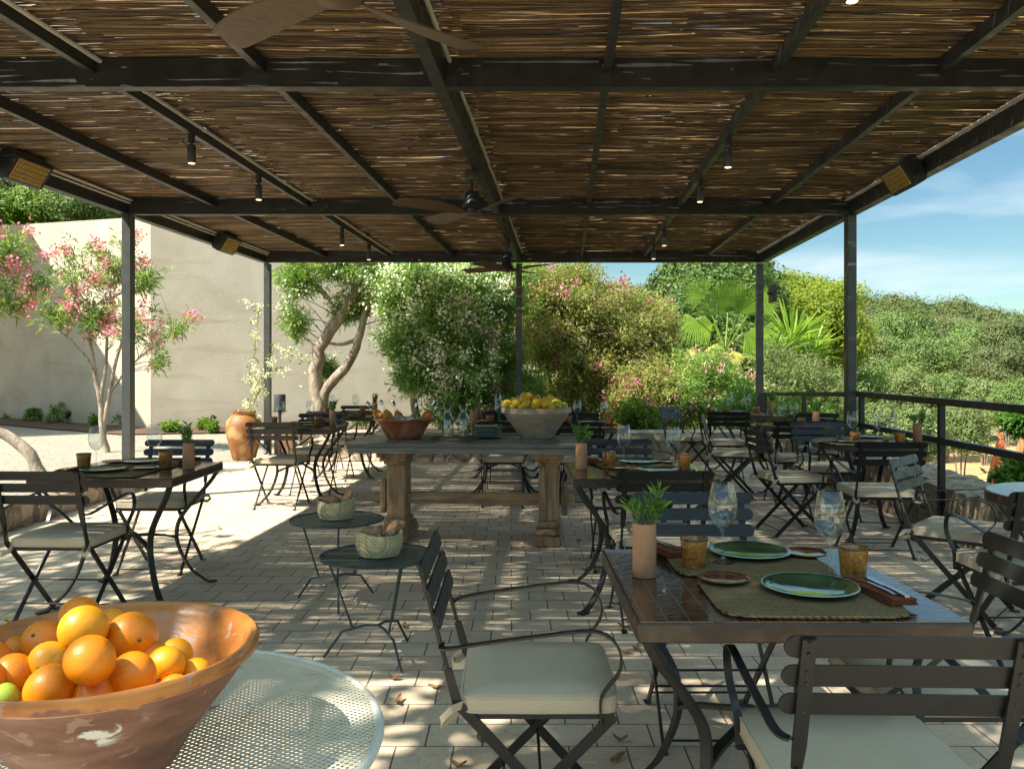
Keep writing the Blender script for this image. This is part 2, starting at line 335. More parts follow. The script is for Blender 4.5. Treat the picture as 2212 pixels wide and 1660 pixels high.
def stucco():
    m, t, p, o = base_mat('sand_render'); v = coords(t)
    a = noise(t, v, 1.1, 4, .4); col = ramp(t, a, [(.35, (.42, .355, .275)), (.65, (.49, .425, .34))])
    band = noise(t, coords(t, 'Object', (.35, .35, 2.4)), 1.3, 5, .8)
    col = mix(t, ramp(t, band, [(.56, 0), (.66, .38)]), col, (.34, .25, .17))
    zz = N(t, 'ShaderNodeSeparateXYZ'); t.links.new(v, zz.inputs[0]); ad = N(t, 'ShaderNodeMath', operation='MULTIPLY_ADD'); ad.inputs[1].default_value = .9; t.links.new(noise(t, v, 2.2, 6, .6), ad.inputs[0]); t.links.new(zz.outputs['Z'], ad.inputs[2])
    col = mix(t, ramp(t, ad.outputs[0], [(.45, .35), (.85, 0)]), col, (.27, .21, .15))
    dr = noise(t, coords(t, 'Object', (5, 5, .35)), 1.4, 5); col = mix(t, ramp(t, dr, [(.60, 0), (.75, .2)]), col, (.33, .27, .20))
    col = mix(t, .5, col, ramp(t, noise(t, v, 45, 4), [(.3, .88), (.7, 1.04)]), 'MULTIPLY')
    t.links.new(col, p.inputs['Base Color']); p.inputs['Roughness'].default_value = .95; p.inputs['Specular IOR Level'].default_value = .1
    bump(t, noise(t, v, 38, 6), .5, .012, p); return m
M_['stucco'] = stucco()
def stonewall(name, c1, c2, sc, mortar):
    m, t, p, o = base_mat(name); v = coords(t); nv = noise(t, v, 3, 4)
    vv = N(t, 'ShaderNodeVectorMath', operation='MULTIPLY_ADD'); vv.inputs[1].default_value = (.16, .16, .16); t.links.new(nv, vv.inputs[0]); t.links.new(v, vv.inputs[2])
    vo = N(t, 'ShaderNodeTexVoronoi', feature='DISTANCE_TO_EDGE'); vo.inputs['Scale'].default_value = sc; t.links.new(vv.outputs[0], vo.inputs['Vector'])
    vc = N(t, 'ShaderNodeTexVoronoi'); vc.inputs['Scale'].default_value = sc; t.links.new(vv.outputs[0], vc.inputs['Vector'])
    bw = N(t, 'ShaderNodeRGBToBW'); t.links.new(vc.outputs['Color'], bw.inputs[0])
    col = ramp(t, bw.outputs[0], [(.2, c1), (.8, c2)])
    col = mix(t, .8, col, ramp(t, noise(t, v, 22, 6), [(.3, .6), (.65, 1.1)]), 'MULTIPLY')
    e = ramp(t, vo.outputs['Distance'], [(.0, 1), (.05, 0)]); col = mix(t, e, col, mortar)
    t.links.new(col, p.inputs['Base Color']); p.inputs['Roughness'].default_value = .95
    h = ramp(t, vo.outputs['Distance'], [(0, 0), (.12, 1)]); b1 = bump(t, h, .9, .03, p); bump(t, noise(t, v, 30, 7), .8, .015, p, b1); return m
M_['rubble'] = stonewall('rubble_stone', (.40, .31, .22), (.56, .46, .35), 4.5, (.26, .20, .14))
M_['tuff'] = pm('porous_tuff', (.40, .32, .22), (.20, .155, .105), .95, 5, bmp=1, bsc=26, bd=.02, c3=(.11, .09, .065), sc3=14)
M_['capstone'] = pm('cap_stone', (.47, .40, .31), (.32, .27, .20), .95, 6, bmp=.9, bsc=26, bd=.012, c3=(.22, .18, .14), sc3=16)
def tiles():
    m, t, p, o = base_mat('brown_glazed_tiles'); v = coords(t)
    b = N(t, 'ShaderNodeTexBrick'); b.offset = 0; b.inputs['Scale'].default_value = 1; b.inputs['Brick Width'].default_value = .0545; b.inputs['Row Height'].default_value = .109
    b.inputs['Mortar Size'].default_value = .0009; b.inputs['Mortar Smooth'].default_value = .4
    b.inputs['Color1'].default_value = (0, 0, 0, 1); b.inputs['Color2'].default_value = (1, 1, 1, 1); t.links.new(v, b.inputs['Vector'])
    col = ramp(t, b.outputs['Color'], [(0, (.030, .017, .012)), (1, (.060, .032, .022))]); col = mix(t, b.outputs['Fac'], col, (.20, .17, .14))
    t.links.new(col, p.inputs['Base Color']); p.inputs['Roughness'].default_value = .10; p.inputs['Coat Weight'].default_value = .3
    inv = N(t, 'ShaderNodeMath', operation='SUBTRACT'); inv.inputs[0].default_value = 1; t.links.new(b.outputs['Fac'], inv.inputs[1])
    b1 = bump(t, inv.outputs[0], .6, .001, p); wv = noise(t, coords(t, 'Object', (1, 3.2, 1)), 26, 2, .5); b2 = bump(t, wv, .55, .0022, p, b1); return m
M_['tiles'] = tiles()
def woven(name, c1, c2, sc, radial=False):
    m, t, p, o = base_mat(name); v = coords(t)
    wv = N(t, 'ShaderNodeTexWave', bands_direction='Y'); wv.inputs['Scale'].default_value = sc; wv.inputs['Distortion'].default_value = 1.5; wv.inputs['Detail'].default_value = 2; wv.inputs['Detail Scale'].default_value = 8
    w2 = N(t, 'ShaderNodeTexWave', bands_direction='DIAGONAL'); w2.inputs['Scale'].default_value = sc*1.3; w2.inputs['Distortion'].default_value = 1
    t.links.new(v, wv.inputs['Vector']); t.links.new(v, w2.inputs['Vector'])
    f = mix(t, .5, wv.outputs[0], w2.outputs[0], 'MIX'); col = ramp(t, f, [(.2, c2), (.75, c1)])
    col = mix(t, .6, col, ramp(t, noise(t, v, 35, 4), [(.3, .7), (.7, 1.15)]), 'MULTIPLY')
    t.links.new(col, p.inputs['Base Color']); p.inputs['Roughness'].default_value = .9; p.inputs['Specular IOR Level'].default_value = .2
    bump(t, f, 1, .004, p); return m
M_['seagrass'] = woven('seagrass_mat', (.25, .185, .09), (.055, .038, .017), 26)
M_['palmweave'] = woven('palm_leaf_weave', (.56, .50, .31), (.34, .295, .16), 26)
def perforated():      # white enamel sheet with real see-through round holes
    m, t, p, o = base_mat('perforated_enamel'); v = coords(t)
    sc = 104.0
    rot = coords(t, 'Object', (sc, sc, sc), (0, 0, R(30)))
    fr = N(t, 'ShaderNodeVectorMath', operation='FRACTION'); t.links.new(rot, fr.inputs[0])
    sb = N(t, 'ShaderNodeVectorMath', operation='SUBTRACT'); sb.inputs[1].default_value = (.5, .5, 0); t.links.new(fr.outputs[0], sb.inputs[0])
    xy = N(t, 'ShaderNodeVectorMath', operation='MULTIPLY'); xy.inputs[1].default_value = (1, 1, 0); t.links.new(sb.outputs[0], xy.inputs[0])
    ln = N(t, 'ShaderNodeVectorMath', operation='LENGTH'); t.links.new(xy.outputs[0], ln.inputs[0])
    lt = N(t, 'ShaderNodeMath', operation='LESS_THAN'); lt.inputs[1].default_value = .33; t.links.new(ln.outputs['Value'], lt.inputs[0])
    col = ramp(t, noise(t, v, 9, 6), [(.3, (.54, .51, .39)), (.65, (.66, .62, .49))])
    rust = ramp(t, noise(t, v, 14, 6, .5), [(.66, 0), (.72, .8)]); col = mix(t, rust, col, (.24, .13, .07))
    t.links.new(col, p.inputs['Base Color']); p.inputs['Roughness'].default_value = .6; p.inputs['Specular IOR Level'].default_value = .1
    tr = N(t, 'ShaderNodeBsdfTransparent'); ms = N(t, 'ShaderNodeMixShader'); t.links.new(lt.outputs[0], ms.inputs[0]); t.links.new(p.outputs[0], ms.inputs[1]); t.links.new(tr.outputs[0], ms.inputs[2])
    t.links.new(ms.outputs[0], o.inputs['Surface']); return m
M_['perf'] = perforated()
M_['enamel'] = pm('white_enamel', (.60, .60, .53), (.50, .51, .45), .5, 9, c3=(.30, .18, .11), sc3=9)
def greenmesh():
    m, t, p, o = base_mat('green_wire_mesh'); v = coords(t, 'Object', (150, 150, 150))
    fr = N(t, 'ShaderNodeVectorMath', operation='FRACTION'); t.links.new(v, fr.inputs[0]); s_ = N(t, 'ShaderNodeSeparateXYZ'); t.links.new(fr.outputs[0], s_.inputs[0])
    mn = N(t, 'ShaderNodeMath', operation='MINIMUM'); t.links.new(s_.outputs[0], mn.inputs[0]); t.links.new(s_.outputs[1], mn.inputs[1])
    gt = N(t, 'ShaderNodeMath', operation='GREATER_THAN'); gt.inputs[1].default_value = .55; t.links.new(mn.outputs[0], gt.inputs[0])
    p.inputs['Base Color'].default_value = (.032, .055, .060, 1); p.inputs['Roughness'].default_value = .45
    tr = N(t, 'ShaderNodeBsdfTransparent'); ms = N(t, 'ShaderNodeMixShader'); t.links.new(gt.outputs[0], ms.inputs[0]); t.links.new(p.outputs[0], ms.inputs[1]); t.links.new(tr.outputs[0], ms.inputs[2])
    t.links.new(ms.outputs[0], o.inputs['Surface']); return m
M_['gmesh'] = greenmesh()
def reedmat():
    m, t, p, o = base_mat('reeds'); g = N(t, 'ShaderNodeNewGeometry')
    col = ramp(t, g.outputs['Random Per Island'], [(0, (.045, .024, .010)), (.3, (.11, .060, .022)), (.6, (.19, .108, .040)), (.88, (.28, .17, .07)), (1, (.44, .31, .16))])
    v = coords(t, 'Object', (9, 60, 60)); col = mix(t, .7, col, ramp(t, noise(t, v, 1.5, 4), [(.3, .55), (.7, 1.15)]), 'MULTIPLY')
    t.links.new(col, p.inputs['Base Color']); p.inputs['Roughness'].default_value = .55
    tr = N(t, 'ShaderNodeBsdfTranslucent'); t.links.new(col, tr.inputs['Color'])
    ms = N(t, 'ShaderNodeMixShader'); ms.inputs[0].default_value = .12; t.links.new(p.outputs[0], ms.inputs[1]); t.links.new(tr.outputs[0], ms.inputs[2])
    t.links.new(ms.outputs[0], o.inputs['Surface']); return m
M_['reed'] = reedmat()
def clay_big():
    m, t, p, o = base_mat('old_glazed_basin'); v = coords(t)
    s_ = N(t, 'ShaderNodeSeparateXYZ'); t.links.new(v, s_.inputs[0])
    raw = ramp(t, noise(t, coords(t, 'Object', (1, 1, 3)), 9, 7, .4), [(.3, (.12, .052, .032)), (.5, (.20, .092, .060)), (.72, (.27, .15, .11))])
    gl = ramp(t, noise(t, v, 12, 5), [(.3, (.26, .085, .018)), (.5, (.40, .15, .030)), (.7, (.48, .20, .05))])
    lip = N(t, 'ShaderNodeMath', operation='MULTIPLY_ADD'); lip.inputs[1].default_value = .08; t.links.new(noise(t, v, 15, 6, 1.2), lip.inputs[0]); t.links.new(s_.outputs['Z'], lip.inputs[2])
    outer = ramp(t, lip.outputs[0], [(.203, 0), (.208, 1)]); g = N(t, 'ShaderNodeNewGeometry')
    # glazed inside: normals there look towards the axis
    vm = N(t, 'ShaderNodeVectorMath', operation='DOT_PRODUCT'); t.links.new(v, vm.inputs[0])
    tcn = N(t, 'ShaderNodeTexCoord'); t.links.new(tcn.outputs['Normal'], vm.inputs[1])
    ins = N(t, 'ShaderNodeMath', operation='LESS_THAN'); ins.inputs[1].default_value = 0.02; t.links.new(vm.outputs['Value'], ins.inputs[0])
    mx = N(t, 'ShaderNodeMath', operation='MAXIMUM'); t.links.new(ins.outputs[0], mx.inputs[0]); t.links.new(outer, mx.inputs[1])
    col = mix(t, mx.outputs[0], raw, gl)
    chip = ramp(t, noise(t, v, 34, 6, .6), [(.60, 0), (.64, .8)]); col = mix(t, chip, col, (.30, .20, .15)); scr = ramp(t, noise(t, coords(t, 'Object', (1, 1, 9)), 16, 6, .3), [(.62, 0), (.72, .5)]); col = mix(t, scr, col, (.10, .045, .03))
    # spilt white paint on the outside
    d = N(t, 'ShaderNodeVectorMath', operation='DISTANCE'); d.inputs[1].default_value = (.085, -.165, .118); t.links.new(coords(t, 'Object', (1, 1, 1)), d.inputs[0])
    nn = N(t, 'ShaderNodeMath', operation='MULTIPLY_ADD'); nn.inputs[1].default_value = .10; t.links.new(noise(t, coords(t, 'Object', (1, 1, 1), (.4, .7, .5)), 28, 5, .8), nn.inputs[0]); t.links.new(d.outputs['Value'], nn.inputs[2])
    col = mix(t, ramp(t, nn.outputs[0], [(.066, 1), (.072, 0)]), col, (.62, .62, .60))
    t.links.new(col, p.inputs['Base Color'])
    t.links.new(ramp(t, mx.outputs[0], [(0, .7), (1, .3)]), p.inputs['Roughness'])
    bump(t, noise(t, coords(t, 'Object', (1, 1, 3)), 30, 6), .4, .0025, p); return m
M_['basin'] = clay_big()
def lamp_mat(name, col, st):
    m, t, p, o = base_mat(name); p.inputs['Base Color'].default_value = c4(col); p.inputs['Emission Color'].default_value = c4(col); p.inputs['Emission Strength'].default_value = st; return m
M_['lamp'] = lamp_mat('spot_lens', (1, .80, .50), .8)
M_['heat'] = pm('gold_reflector', (.95, .62, .14), (.75, .42, .08), .3, 30, metal=.3)
# ============================================================ SETTING
def fbm(x, y, s):
    return (np.sin(x*s+1.3*np.sin(y*s*.7+.5))+.5*np.sin(x*s*2.3+y*s*1.7+2)+.25*np.sin(x*s*4.9-y*s*5.3+1))/1.75
def sstep(a, b, x):
    t = np.clip((x-a)/(b-a), 0, 1); return t*t*(3-2*t)
def ground_h(x, y):
    x = np.asarray(x, float); y = np.asarray(y, float)
    r = np.hypot(x, y); ang = x/np.maximum(y, 1)           # tangent of the bearing
    low = -2.6*sstep(4.3, 8.5, x)*sstep(-6, 2, y)          # the garden beside the terrace lies lower
    low = np.minimum(low, -1.6*sstep(14, 24, y)*sstep(-1.5, 3, x))
    crest = np.interp(ang, [-1.2, -.62, -.48, -.3, 0, .15, .28, .33, .42, .52, .62, .8], [70, 62, 48, 36, 24, 18.5, 20, 19, 16, 13, 9.5, 7])
    crest = crest+.4*np.sin(ang*37)+.5*np.sin(ang*83+1)
    start = np.interp(ang, [-.7, -.3, .1, .3], [32, 45, 65, 70]); end = np.interp(ang, [-.7, -.3, .1], [110, 150, 205])
    hill = (crest+2.6)*sstep(0, 1, (r-start)/(end-start))**1.0
    hill = np.where(y > 8, hill, 0)
    far = sstep(0, 1, (r-260)/500)*-12
    return low+hill+far*(hill > 0)+.12*fbm(x, y, .35)*sstep(9, 20, r)*(np.abs(low)+hill > .3)
gx = np.unique(np.concatenate([np.linspace(-900, -60, 40), np.linspace(-60, -6, 60), np.linspace(-6, 4, 11), np.linspace(4, 30, 70), np.linspace(30, 160, 90), np.linspace(160, 900, 40)]))
gy = np.unique(np.concatenate([np.linspace(-300, -6, 16), np.linspace(-6, 30, 80), np.linspace(30, 250, 130), np.linspace(250, 1500, 40)]))
GX, GY = np.meshgrid(gx, gy); GZ = ground_h(GX, GY)-.012
V = np.stack([GX.ravel(), GY.ravel(), GZ.ravel()], 1); nx, ny = len(gx), len(gy)
i0 = (np.arange(ny-1)[:, None]*nx+np.arange(nx-1)[None]).ravel(); F = np.stack([i0, i0+1, i0+nx+1, i0+nx], 1)
def soil():
    m, t, p, o = base_mat('dry_soil_and_grass'); v = coords(t)
    col = ramp(t, noise(t, v, .09, 8, .5, .65), [(.30, (.07, .085, .03)), (.50, (.12, .13, .05)), (.60, (.27, .21, .12)), (.75, (.36, .28, .18))])
    col = mix(t, .6, col, ramp(t, noise(t, v, 9, 5), [(.3, .7), (.7, 1.1)]), 'MULTIPLY')
    t.links.new(col, p.inputs['Base Color']); p.inputs['Roughness'].default_value = 1; p.inputs['Specular IOR Level'].default_value = .1
    bump(t, noise(t, v, 6, 6), .6, .05, p); return m
tag(np_mesh('terrain', V, F, soil(), smooth=True), kind='structure')
tag(MB().box(-4.18, 3.75, -6, 11.92, -.25, .0).build('paved_floor', M_['paving'], smooth=0), kind='structure')
g = MB().add([(-30, -6, .004), (-4.18, -6, .004), (-4.18, 11.1, .008), (-4.18, 11.92, .008), (-3.1, 11.92, .008), (-3.1, 16.4, .008), (-7.7, 17.3, .004), (-30, 32.8, .004)], [(0, 1, 2, 3, 4, 5, 6, 7)]).build('gravel_yard', M_['gravel'], smooth=0); tag(g, kind='structure')
g = MB().add([(-4.2, 11.2, .012), (-3.2, 11.9, .012), (-3.6, 11.35, .012)], [(0, 2, 1)])
# mulch bed against the walls
CW = Vector((-7.6, 17.5, 0))       # the corner where the two rendered walls meet
D1 = Vector((-6.1, 4.1, 0)).normalized(); D2 = Vector((.975, .222, 0)).normalized()
def strip(name, mat_, pts, off, z, jag=.12, n=60):
    vs = []; 
    for i in range(n+1):
        t = i/n*(len(pts)-1); k = min(int(t), len(pts)-2); p = pts[k].lerp(pts[k+1], t-k)
        q = p+off+Vector((0, -1, 0))*jag*rnd.random()
        vs += [p+Vector((0, 0, z+.05)), q+Vector((0, 0, z))]
    return MB().add(vs, [(2*i, 2*i+1, 2*i+3, 2*i+2) for i in range(n)]).build(name, mat_)
tag(strip('mulch_bed', M_['mulch'], [CW+D1*26, CW+Vector((0, -.02, 0)), CW+D2*7], Vector((-.1, -.95, 0)), .03), kind='structure')
# rendered garden walls
def wall(name, a, d, ln, h0, h1, label, th=.35):
    n = Vector((d.y, -d.x, 0)); n = n if n.y < 0 else -n
    b = a+d*ln; q = [a, b, b-n*th, a-n*th]
    vs = [p+Vector((0, 0, -1.2)) for p in q]+[q[0]+Vector((0, 0, h0)), q[1]+Vector((0, 0, h1)), q[2]+Vector((0, 0, h1)), q[3]+Vector((0, 0, h0))]
    o = MB().add(vs, [(3, 2, 1, 0), (4, 5, 6, 7), (0, 1, 5, 4), (1, 2, 6, 5), (2, 3, 7, 6), (3, 0, 4, 7)]).build(name, M_['stucco'], smooth=0)
    return tag(o, label, 'wall')
wall('garden_wall', CW+Vector((.0, .03, 0)), D1, 34, 4.52, 6.7, 'pale rendered wall behind the pink oleander, sunlit on its upper half')
wall('garden_wall', CW+D2*.02, D2, 6.6, 5.6, 5.6, 'taller beige rendered wall behind the orange jar and white flowering tree')
# stone walls round the terrace
def rough_block(mb, x0, x1, y0, y1, z0, z1, j=.012, n=4):
    nx_ = max(2, int((x1-x0)/.08)); ny_ = max(2, int((y1-y0)/.08)); nz_ = max(2, int((z1-z0)/.08))
    def grid(fn, a, b):
        vs = [fn(i/a, k/b) for k in range(b+1) for i in range(a+1)]
        mb.add(vs, [(k*(a+1)+i, k*(a+1)+i+1, (k+1)*(a+1)+i+1, (k+1)*(a+1)+i) for k in range(b) for i in range(a)])
    def J(x, y, z):
        h = math.sin(x*31.7+y*17.3+z*23.1)*43758.5; a = (h-math.floor(h)-.5)*2*j
        h = math.sin(x*11.3+y*37.9+z*51.1)*24634.6; b = (h-math.floor(h)-.5)*2*j
        return Vector((x+a, y+b, z+a*.8))
    lx, ly, lz = x1-x0, y1-y0, z1-z0
    grid(lambda u, v: J(x0+u*lx, y0, z0+v*lz), nx_, nz_); grid(lambda u, v: J(x1-u*lx, y1, z0+v*lz), nx_, nz_)
    grid(lambda u, v: J(x0, y1-u*ly, z0+v*lz), ny_, nz_); grid(lambda u, v: J(x1, y0+u*ly, z0+v*lz), ny_, nz_)
    grid(lambda u, v: J(x0+u*lx, y0+v*ly, z1), nx_, ny_)
bw = MB(); rough_block(bw, -3.05, 3.35, 11.94, 12.42, -.2, .29, .012); o = bw.build('stone_bench_wall', M_['rubble'], smooth=60)
cap = MB(); x = -3.1
while x < 3.3:
    x2 = min(x+rnd.uniform(.7, 1.1), 3.4); rough_block(cap, x, x2-.012, 11.88, 12.48, .295, .42+rnd.uniform(-.006, .006), .006); x = x2
parent(tag(o, 'low rubble stone wall with flat capstones along the back of the terrace', 'wall'), o) if False else tag(o, 'low rubble stone wall with flat capstones along the back of the terrace', 'wall')
cap.build('capstone', M_['capstone'], o, 60)
def sh(xl, Y, z=0): return Vector((xl+.0644*Y, Y, z))       # the pergola stands slightly askew
side = MB(); y = 3.2; k = 0
rw = None
while y < 11.9:
    y2 = y+rnd.uniform(.45, .8); b = MB(); xl = 3.02+rnd.uniform(-.03, .03)
    for (z0, z1) in ((-.05, .2), (.205, .41+rnd.uniform(-.02, .02))):
        rough_block(side, xl+.0644*y+rnd.uniform(-.01, .02), xl+.0644*y+.5, y, y2-.015, z0, z1, .018)
    y = y2
tag(side.build('stone_block_wall', M_['tuff'], smooth=60), 'low wall of pitted stone blocks under the railing on the right', 'wall')
# curb blocks on the left, each a stone of its own
y = 5.2; k = 0; seenk = ['darkest pitted', 'pale rough', 'square-cut sandy', 'short yellowish', 'long worn', 'farthest weathered', 'chipped beige']
while y < 9.6:
    y2 = y+rnd.uniform(.55, .95); b = MB(); rough_block(b, -4.48, -4.16, y, y2-.03, -.05, .20+rnd.uniform(-.03, .02), .02)
    o = b.build('curb_stone', M_['tuff'] if k < 2 else M_['rubble'], smooth=60)
    tag(o, '%s curb stone, number %d from the front, edging the gravel on the left' % (seenk[k % 7], k+1), 'curb stone', 'curb stones edging the gravel'); y = y2; k += 1
# lower garden on the right: ochre path and light paving under the parasols
def patch(name, m, cx, cy, rx, ry, dz, n=40, kind='structure'):
    vs = [Vector((cx, cy, float(ground_h(cx, cy))+dz))]; fs = []
    rings = 8
    for r_ in range(1, rings+1):
        for i in range(n):
            a = 2*math.pi*i/n; x_ = cx+math.cos(a)*rx*r_/rings*(1+.06*math.sin(3*a)); y_ = cy+math.sin(a)*ry*r_/rings
            vs.append(Vector((x_, y_, float(ground_h(x_, y_))+dz)))
    for i in range(n): fs.append((0, 1+i, 1+(i+1) % n))
    for r_ in range(rings-1):
        for i in range(n): a = 1+r_*n; fs.append((a+i, a+n+i, a+n+(i+1) % n, a+(i+1) % n))
    return tag(MB().add(vs, fs).build(name, m), kind=kind)
M_['ochre'] = pm('ochre_earth', (.50, .29, .125), (.36, .20, .085), .95, 3, bmp=.6, bsc=20, bd=.02)
M_['pale_pave'] = pm('pale_concrete', (.52, .45, .36), (.42, .36, .28), .9, 3)
patch('earth_path', M_['ochre'], 19, 35, 9, 8, .03)
patch('garden_paving', M_['pale_pave'], 14.5, 24, 7, 4.5, .06)

# ============================================================ PERGOLA
BB, BT = 2.92, 3.075                      # underside and top of the beams
pg = thing('pergola', (0, 0, 0), 0, 'dark steel pergola roofed with split reed matting over the terrace', 'pergola')
def ybeam(xl, w_, z0, z1, name, y0=.755, y1=12.44, mat_=None):
    vs = []
    for z in (z0, z1):
        for Y in (y0, y1):
            for xx in (xl-w_/2, xl+w_/2): vs.append(sh(xx, Y, z))
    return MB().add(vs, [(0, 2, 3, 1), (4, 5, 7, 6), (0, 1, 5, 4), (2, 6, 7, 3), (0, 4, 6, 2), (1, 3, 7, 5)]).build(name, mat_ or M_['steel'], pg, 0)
BY = [.755, 4.635, 8.5, 12.39]
XL, XR, XC = -4.505, 2.945, -.70
for i, Y in enumerate(BY):
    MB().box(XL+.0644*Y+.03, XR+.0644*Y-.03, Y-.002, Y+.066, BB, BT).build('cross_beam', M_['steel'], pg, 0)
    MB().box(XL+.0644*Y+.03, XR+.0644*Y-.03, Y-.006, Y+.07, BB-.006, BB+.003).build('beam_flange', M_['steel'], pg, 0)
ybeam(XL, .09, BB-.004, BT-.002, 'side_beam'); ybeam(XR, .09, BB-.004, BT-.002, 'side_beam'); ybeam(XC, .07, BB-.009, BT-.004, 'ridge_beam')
RAF = [-3.575, -2.63, -1.685, .235, 1.165, 2.09]
for xl in RAF:
    for a, b in zip(BY[:-1], BY[1:]): ybeam(xl, .042, BT-.085, BT-.006, 'rafter', a+.068, b-.004)
# posts
def post(xl, Y, z0=0, wx=.09, wy=.11):
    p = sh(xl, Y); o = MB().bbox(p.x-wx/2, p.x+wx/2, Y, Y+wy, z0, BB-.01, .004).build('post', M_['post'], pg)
    MB().bbox(p.x-.07, p.x+.07, Y-.03, Y+wy+.03, z0+.001, z0+.012, .003).build('base_plate', M_['steel'], o)
    return o
post(XL+.02, 8.5); post(XR-.02, 8.5); post(XL+.02, 12.5, .0); post(XR-.02, 12.5, .0); post(XC, 12.5, .3)
post(XL+.02, .75); post(XR-.02, .75)
# gusset at the left posts
for Y in (8.5, 12.5):
    p = sh(XL, Y, BB); MB().add([p+Vector((-.03, -.01, 0)), p+Vector((.05, -.01, 0)), p+Vector((.05, -.01, -.13)), p+Vector((-.03, .0, 0)), p+Vector((.05, .0, 0)), p+Vector((.05, .0, -.13))], [(0, 1, 2), (5, 4, 3), (0, 3, 4, 1), (1, 4, 5, 2), (2, 5, 3, 0)]).build('gusset', M_['steel'], pg, 0)
# conduits
def conduit(xl, z, y0, y1, r=.013):
    n = int((y1-y0)/.5)+2
    pts = [sh(xl+rnd.uniform(-.003, .003), y0+(y1-y0)*i/(n-1), z+rnd.uniform(-.002, .002)) for i in range(n)]
    c = MB().tube(pts, r, 8).build('conduit', M_['conduit'], pg)
    mb = MB(); Y = y0+.4
    while Y < y1: mb.tube([sh(xl, Y-.012, z), sh(xl, Y+.012, z)], r+.005, 8); Y += .85
    mb.build('pipe_clip', M_['conduit'], c)
for a, b in zip(BY[:-1], BY[1:]):
    conduit(-2.63+.045, BT-.022, a+.08, b-.01); conduit(XC+.055, BT-.02, a+.08, b-.01)
    for dx in (.065, .092): conduit(XL+dx, BT-.02, a+.08, b-.01, .010); conduit(XR-dx, BT-.02, a+.08, b-.01, .010)
    conduit(XL+.068, BT-.05, a+.08, b-.01, .010); conduit(1.165+.04, BT-.022, a+.08, b-.01, .009)
# reed matting: every reed a thin wavy cane, two loose layers
def reeds():
    r_ = np.random.RandomState(3); Vs = []; Fs = []; base = 0
    y0, y1 = 2.35, 12.62
    panels = [(XL-.05, -2.35), (-2.45, -.48), (-.56, 1.25), (1.2, XR+.05)]
    for li, (zz, pitch, rr, keep) in enumerate(((BT+.012, .0115, .0052, .93), (BT+.026, .0125, .0056, .93), (BT+.040, .0125, .0056, .88))):
        for pa, pb in panels:
            Y = y0+r_.rand()*.01
            while Y < y1:
                Y += pitch*r_.uniform(.75, 1.3)
                if r_.rand() > keep: continue
                x = pa+r_.uniform(-.05, .05)
                while x < pb:
                    ln = r_.uniform(.5, 2.2); xe = min(x+ln, pb+r_.uniform(-.06, .06))
                    if xe-x > .1:
                        k = 7; t = np.linspace(0, 1, k); xx = x+(xe-x)*t
                        yy = Y+.0035*np.sin(t*r_.uniform(3, 9)+r_.rand()*6)+r_.uniform(-.003, .003)*t*2
                        z_ = zz+.004*np.sin(t*r_.uniform(3, 8)+r_.rand()*6)+.006*np.sin(xx*2.1+Y*1.3)+r_.uniform(-.002, .002)
                        rad = rr*r_.uniform(.7, 1.25)*(1-.35*t)
                        ang = np.arange(4)*np.pi/2+.4
                        P = np.zeros((k, 4, 3)); P[:, :, 0] = (xx+.0644*yy)[:, None]; P[:, :, 1] = yy[:, None]+np.cos(ang)[None]*rad[:, None]; P[:, :, 2] = z_[:, None]+np.sin(ang)[None]*rad[:, None]
                        Vs.append(P.reshape(-1, 3)); i = (np.arange(k-1)[:, None]*4+np.arange(4)[None]); j = (np.arange(k-1)[:, None]*4+(np.arange(4)[None]+1) % 4)
                        Fs.append(np.stack([i, j, j+4, i+4], -1).reshape(-1, 4)+base); base += k*4
                    x = xe+r_.uniform(.0, .06)
    return np.concatenate(Vs), np.concatenate(Fs)
V, F = reeds(); np_mesh('reed_mat', V, F, M_['reed'], pg, True)
wm = MB()
for xl in np.arange(XL+.12, XR, .16):
    pts = [sh(xl+rnd.uniform(-.012, .012), Y, BT+.004) for Y in np.arange(3.6, 12.5, .22)]
    wm.tube(pts, .0009, 3, False)
wm.build('binding_wire', M_['twine'], pg, 0)
# ============================================================ RAILING
rl = thing('railing', tuple(sh(XR, 8.5, 0)), 0, 'dark steel handrail with two bars along the right edge of the terrace', 'railing')
def rp(xl, Y, z): return sh(xl, Y, z)-sh(XR, 8.5, 0)
def rbar(Y0, z0, Y1, z1, h, nm, xl=XR+.03):
    MB().bar([rp(xl, Y0, z0), rp(xl, Y1, z1)], .045, h, (1, 0, 0)).build(nm, M_['steel'], rl, 0)
rbar(12.45, .955, 8.6, 1.075, .05, 'handrail'); rbar(12.45, .665, 8.6, .775, .045, 'lower_rail')
rbar(8.48, 1.085, 1.2, 1.085, .055, 'handrail'); rbar(8.48, .775, 1.2, .775, .05, 'lower_rail')
for Y, z1 in ((12.40, .93), (10.4, .99), (8.38, 1.058), (6.6, 1.058), (4.6, 1.058), (2.6, 1.058)):
    MB().box(-.022, .022, -.022, .022, .30 if Y < 12 else .2, z1, Matrix.Translation(rp(XR+.03, Y, 0))).build('rail_post', M_['steel'], rl, 0)
    MB().box(-.022, .022, -.022, .022, .0, .299 if Y < 12 else .199, Matrix.Translation(rp(XR+.03, Y, 0))).build('post_foot', M_['steel'], rl, 0)
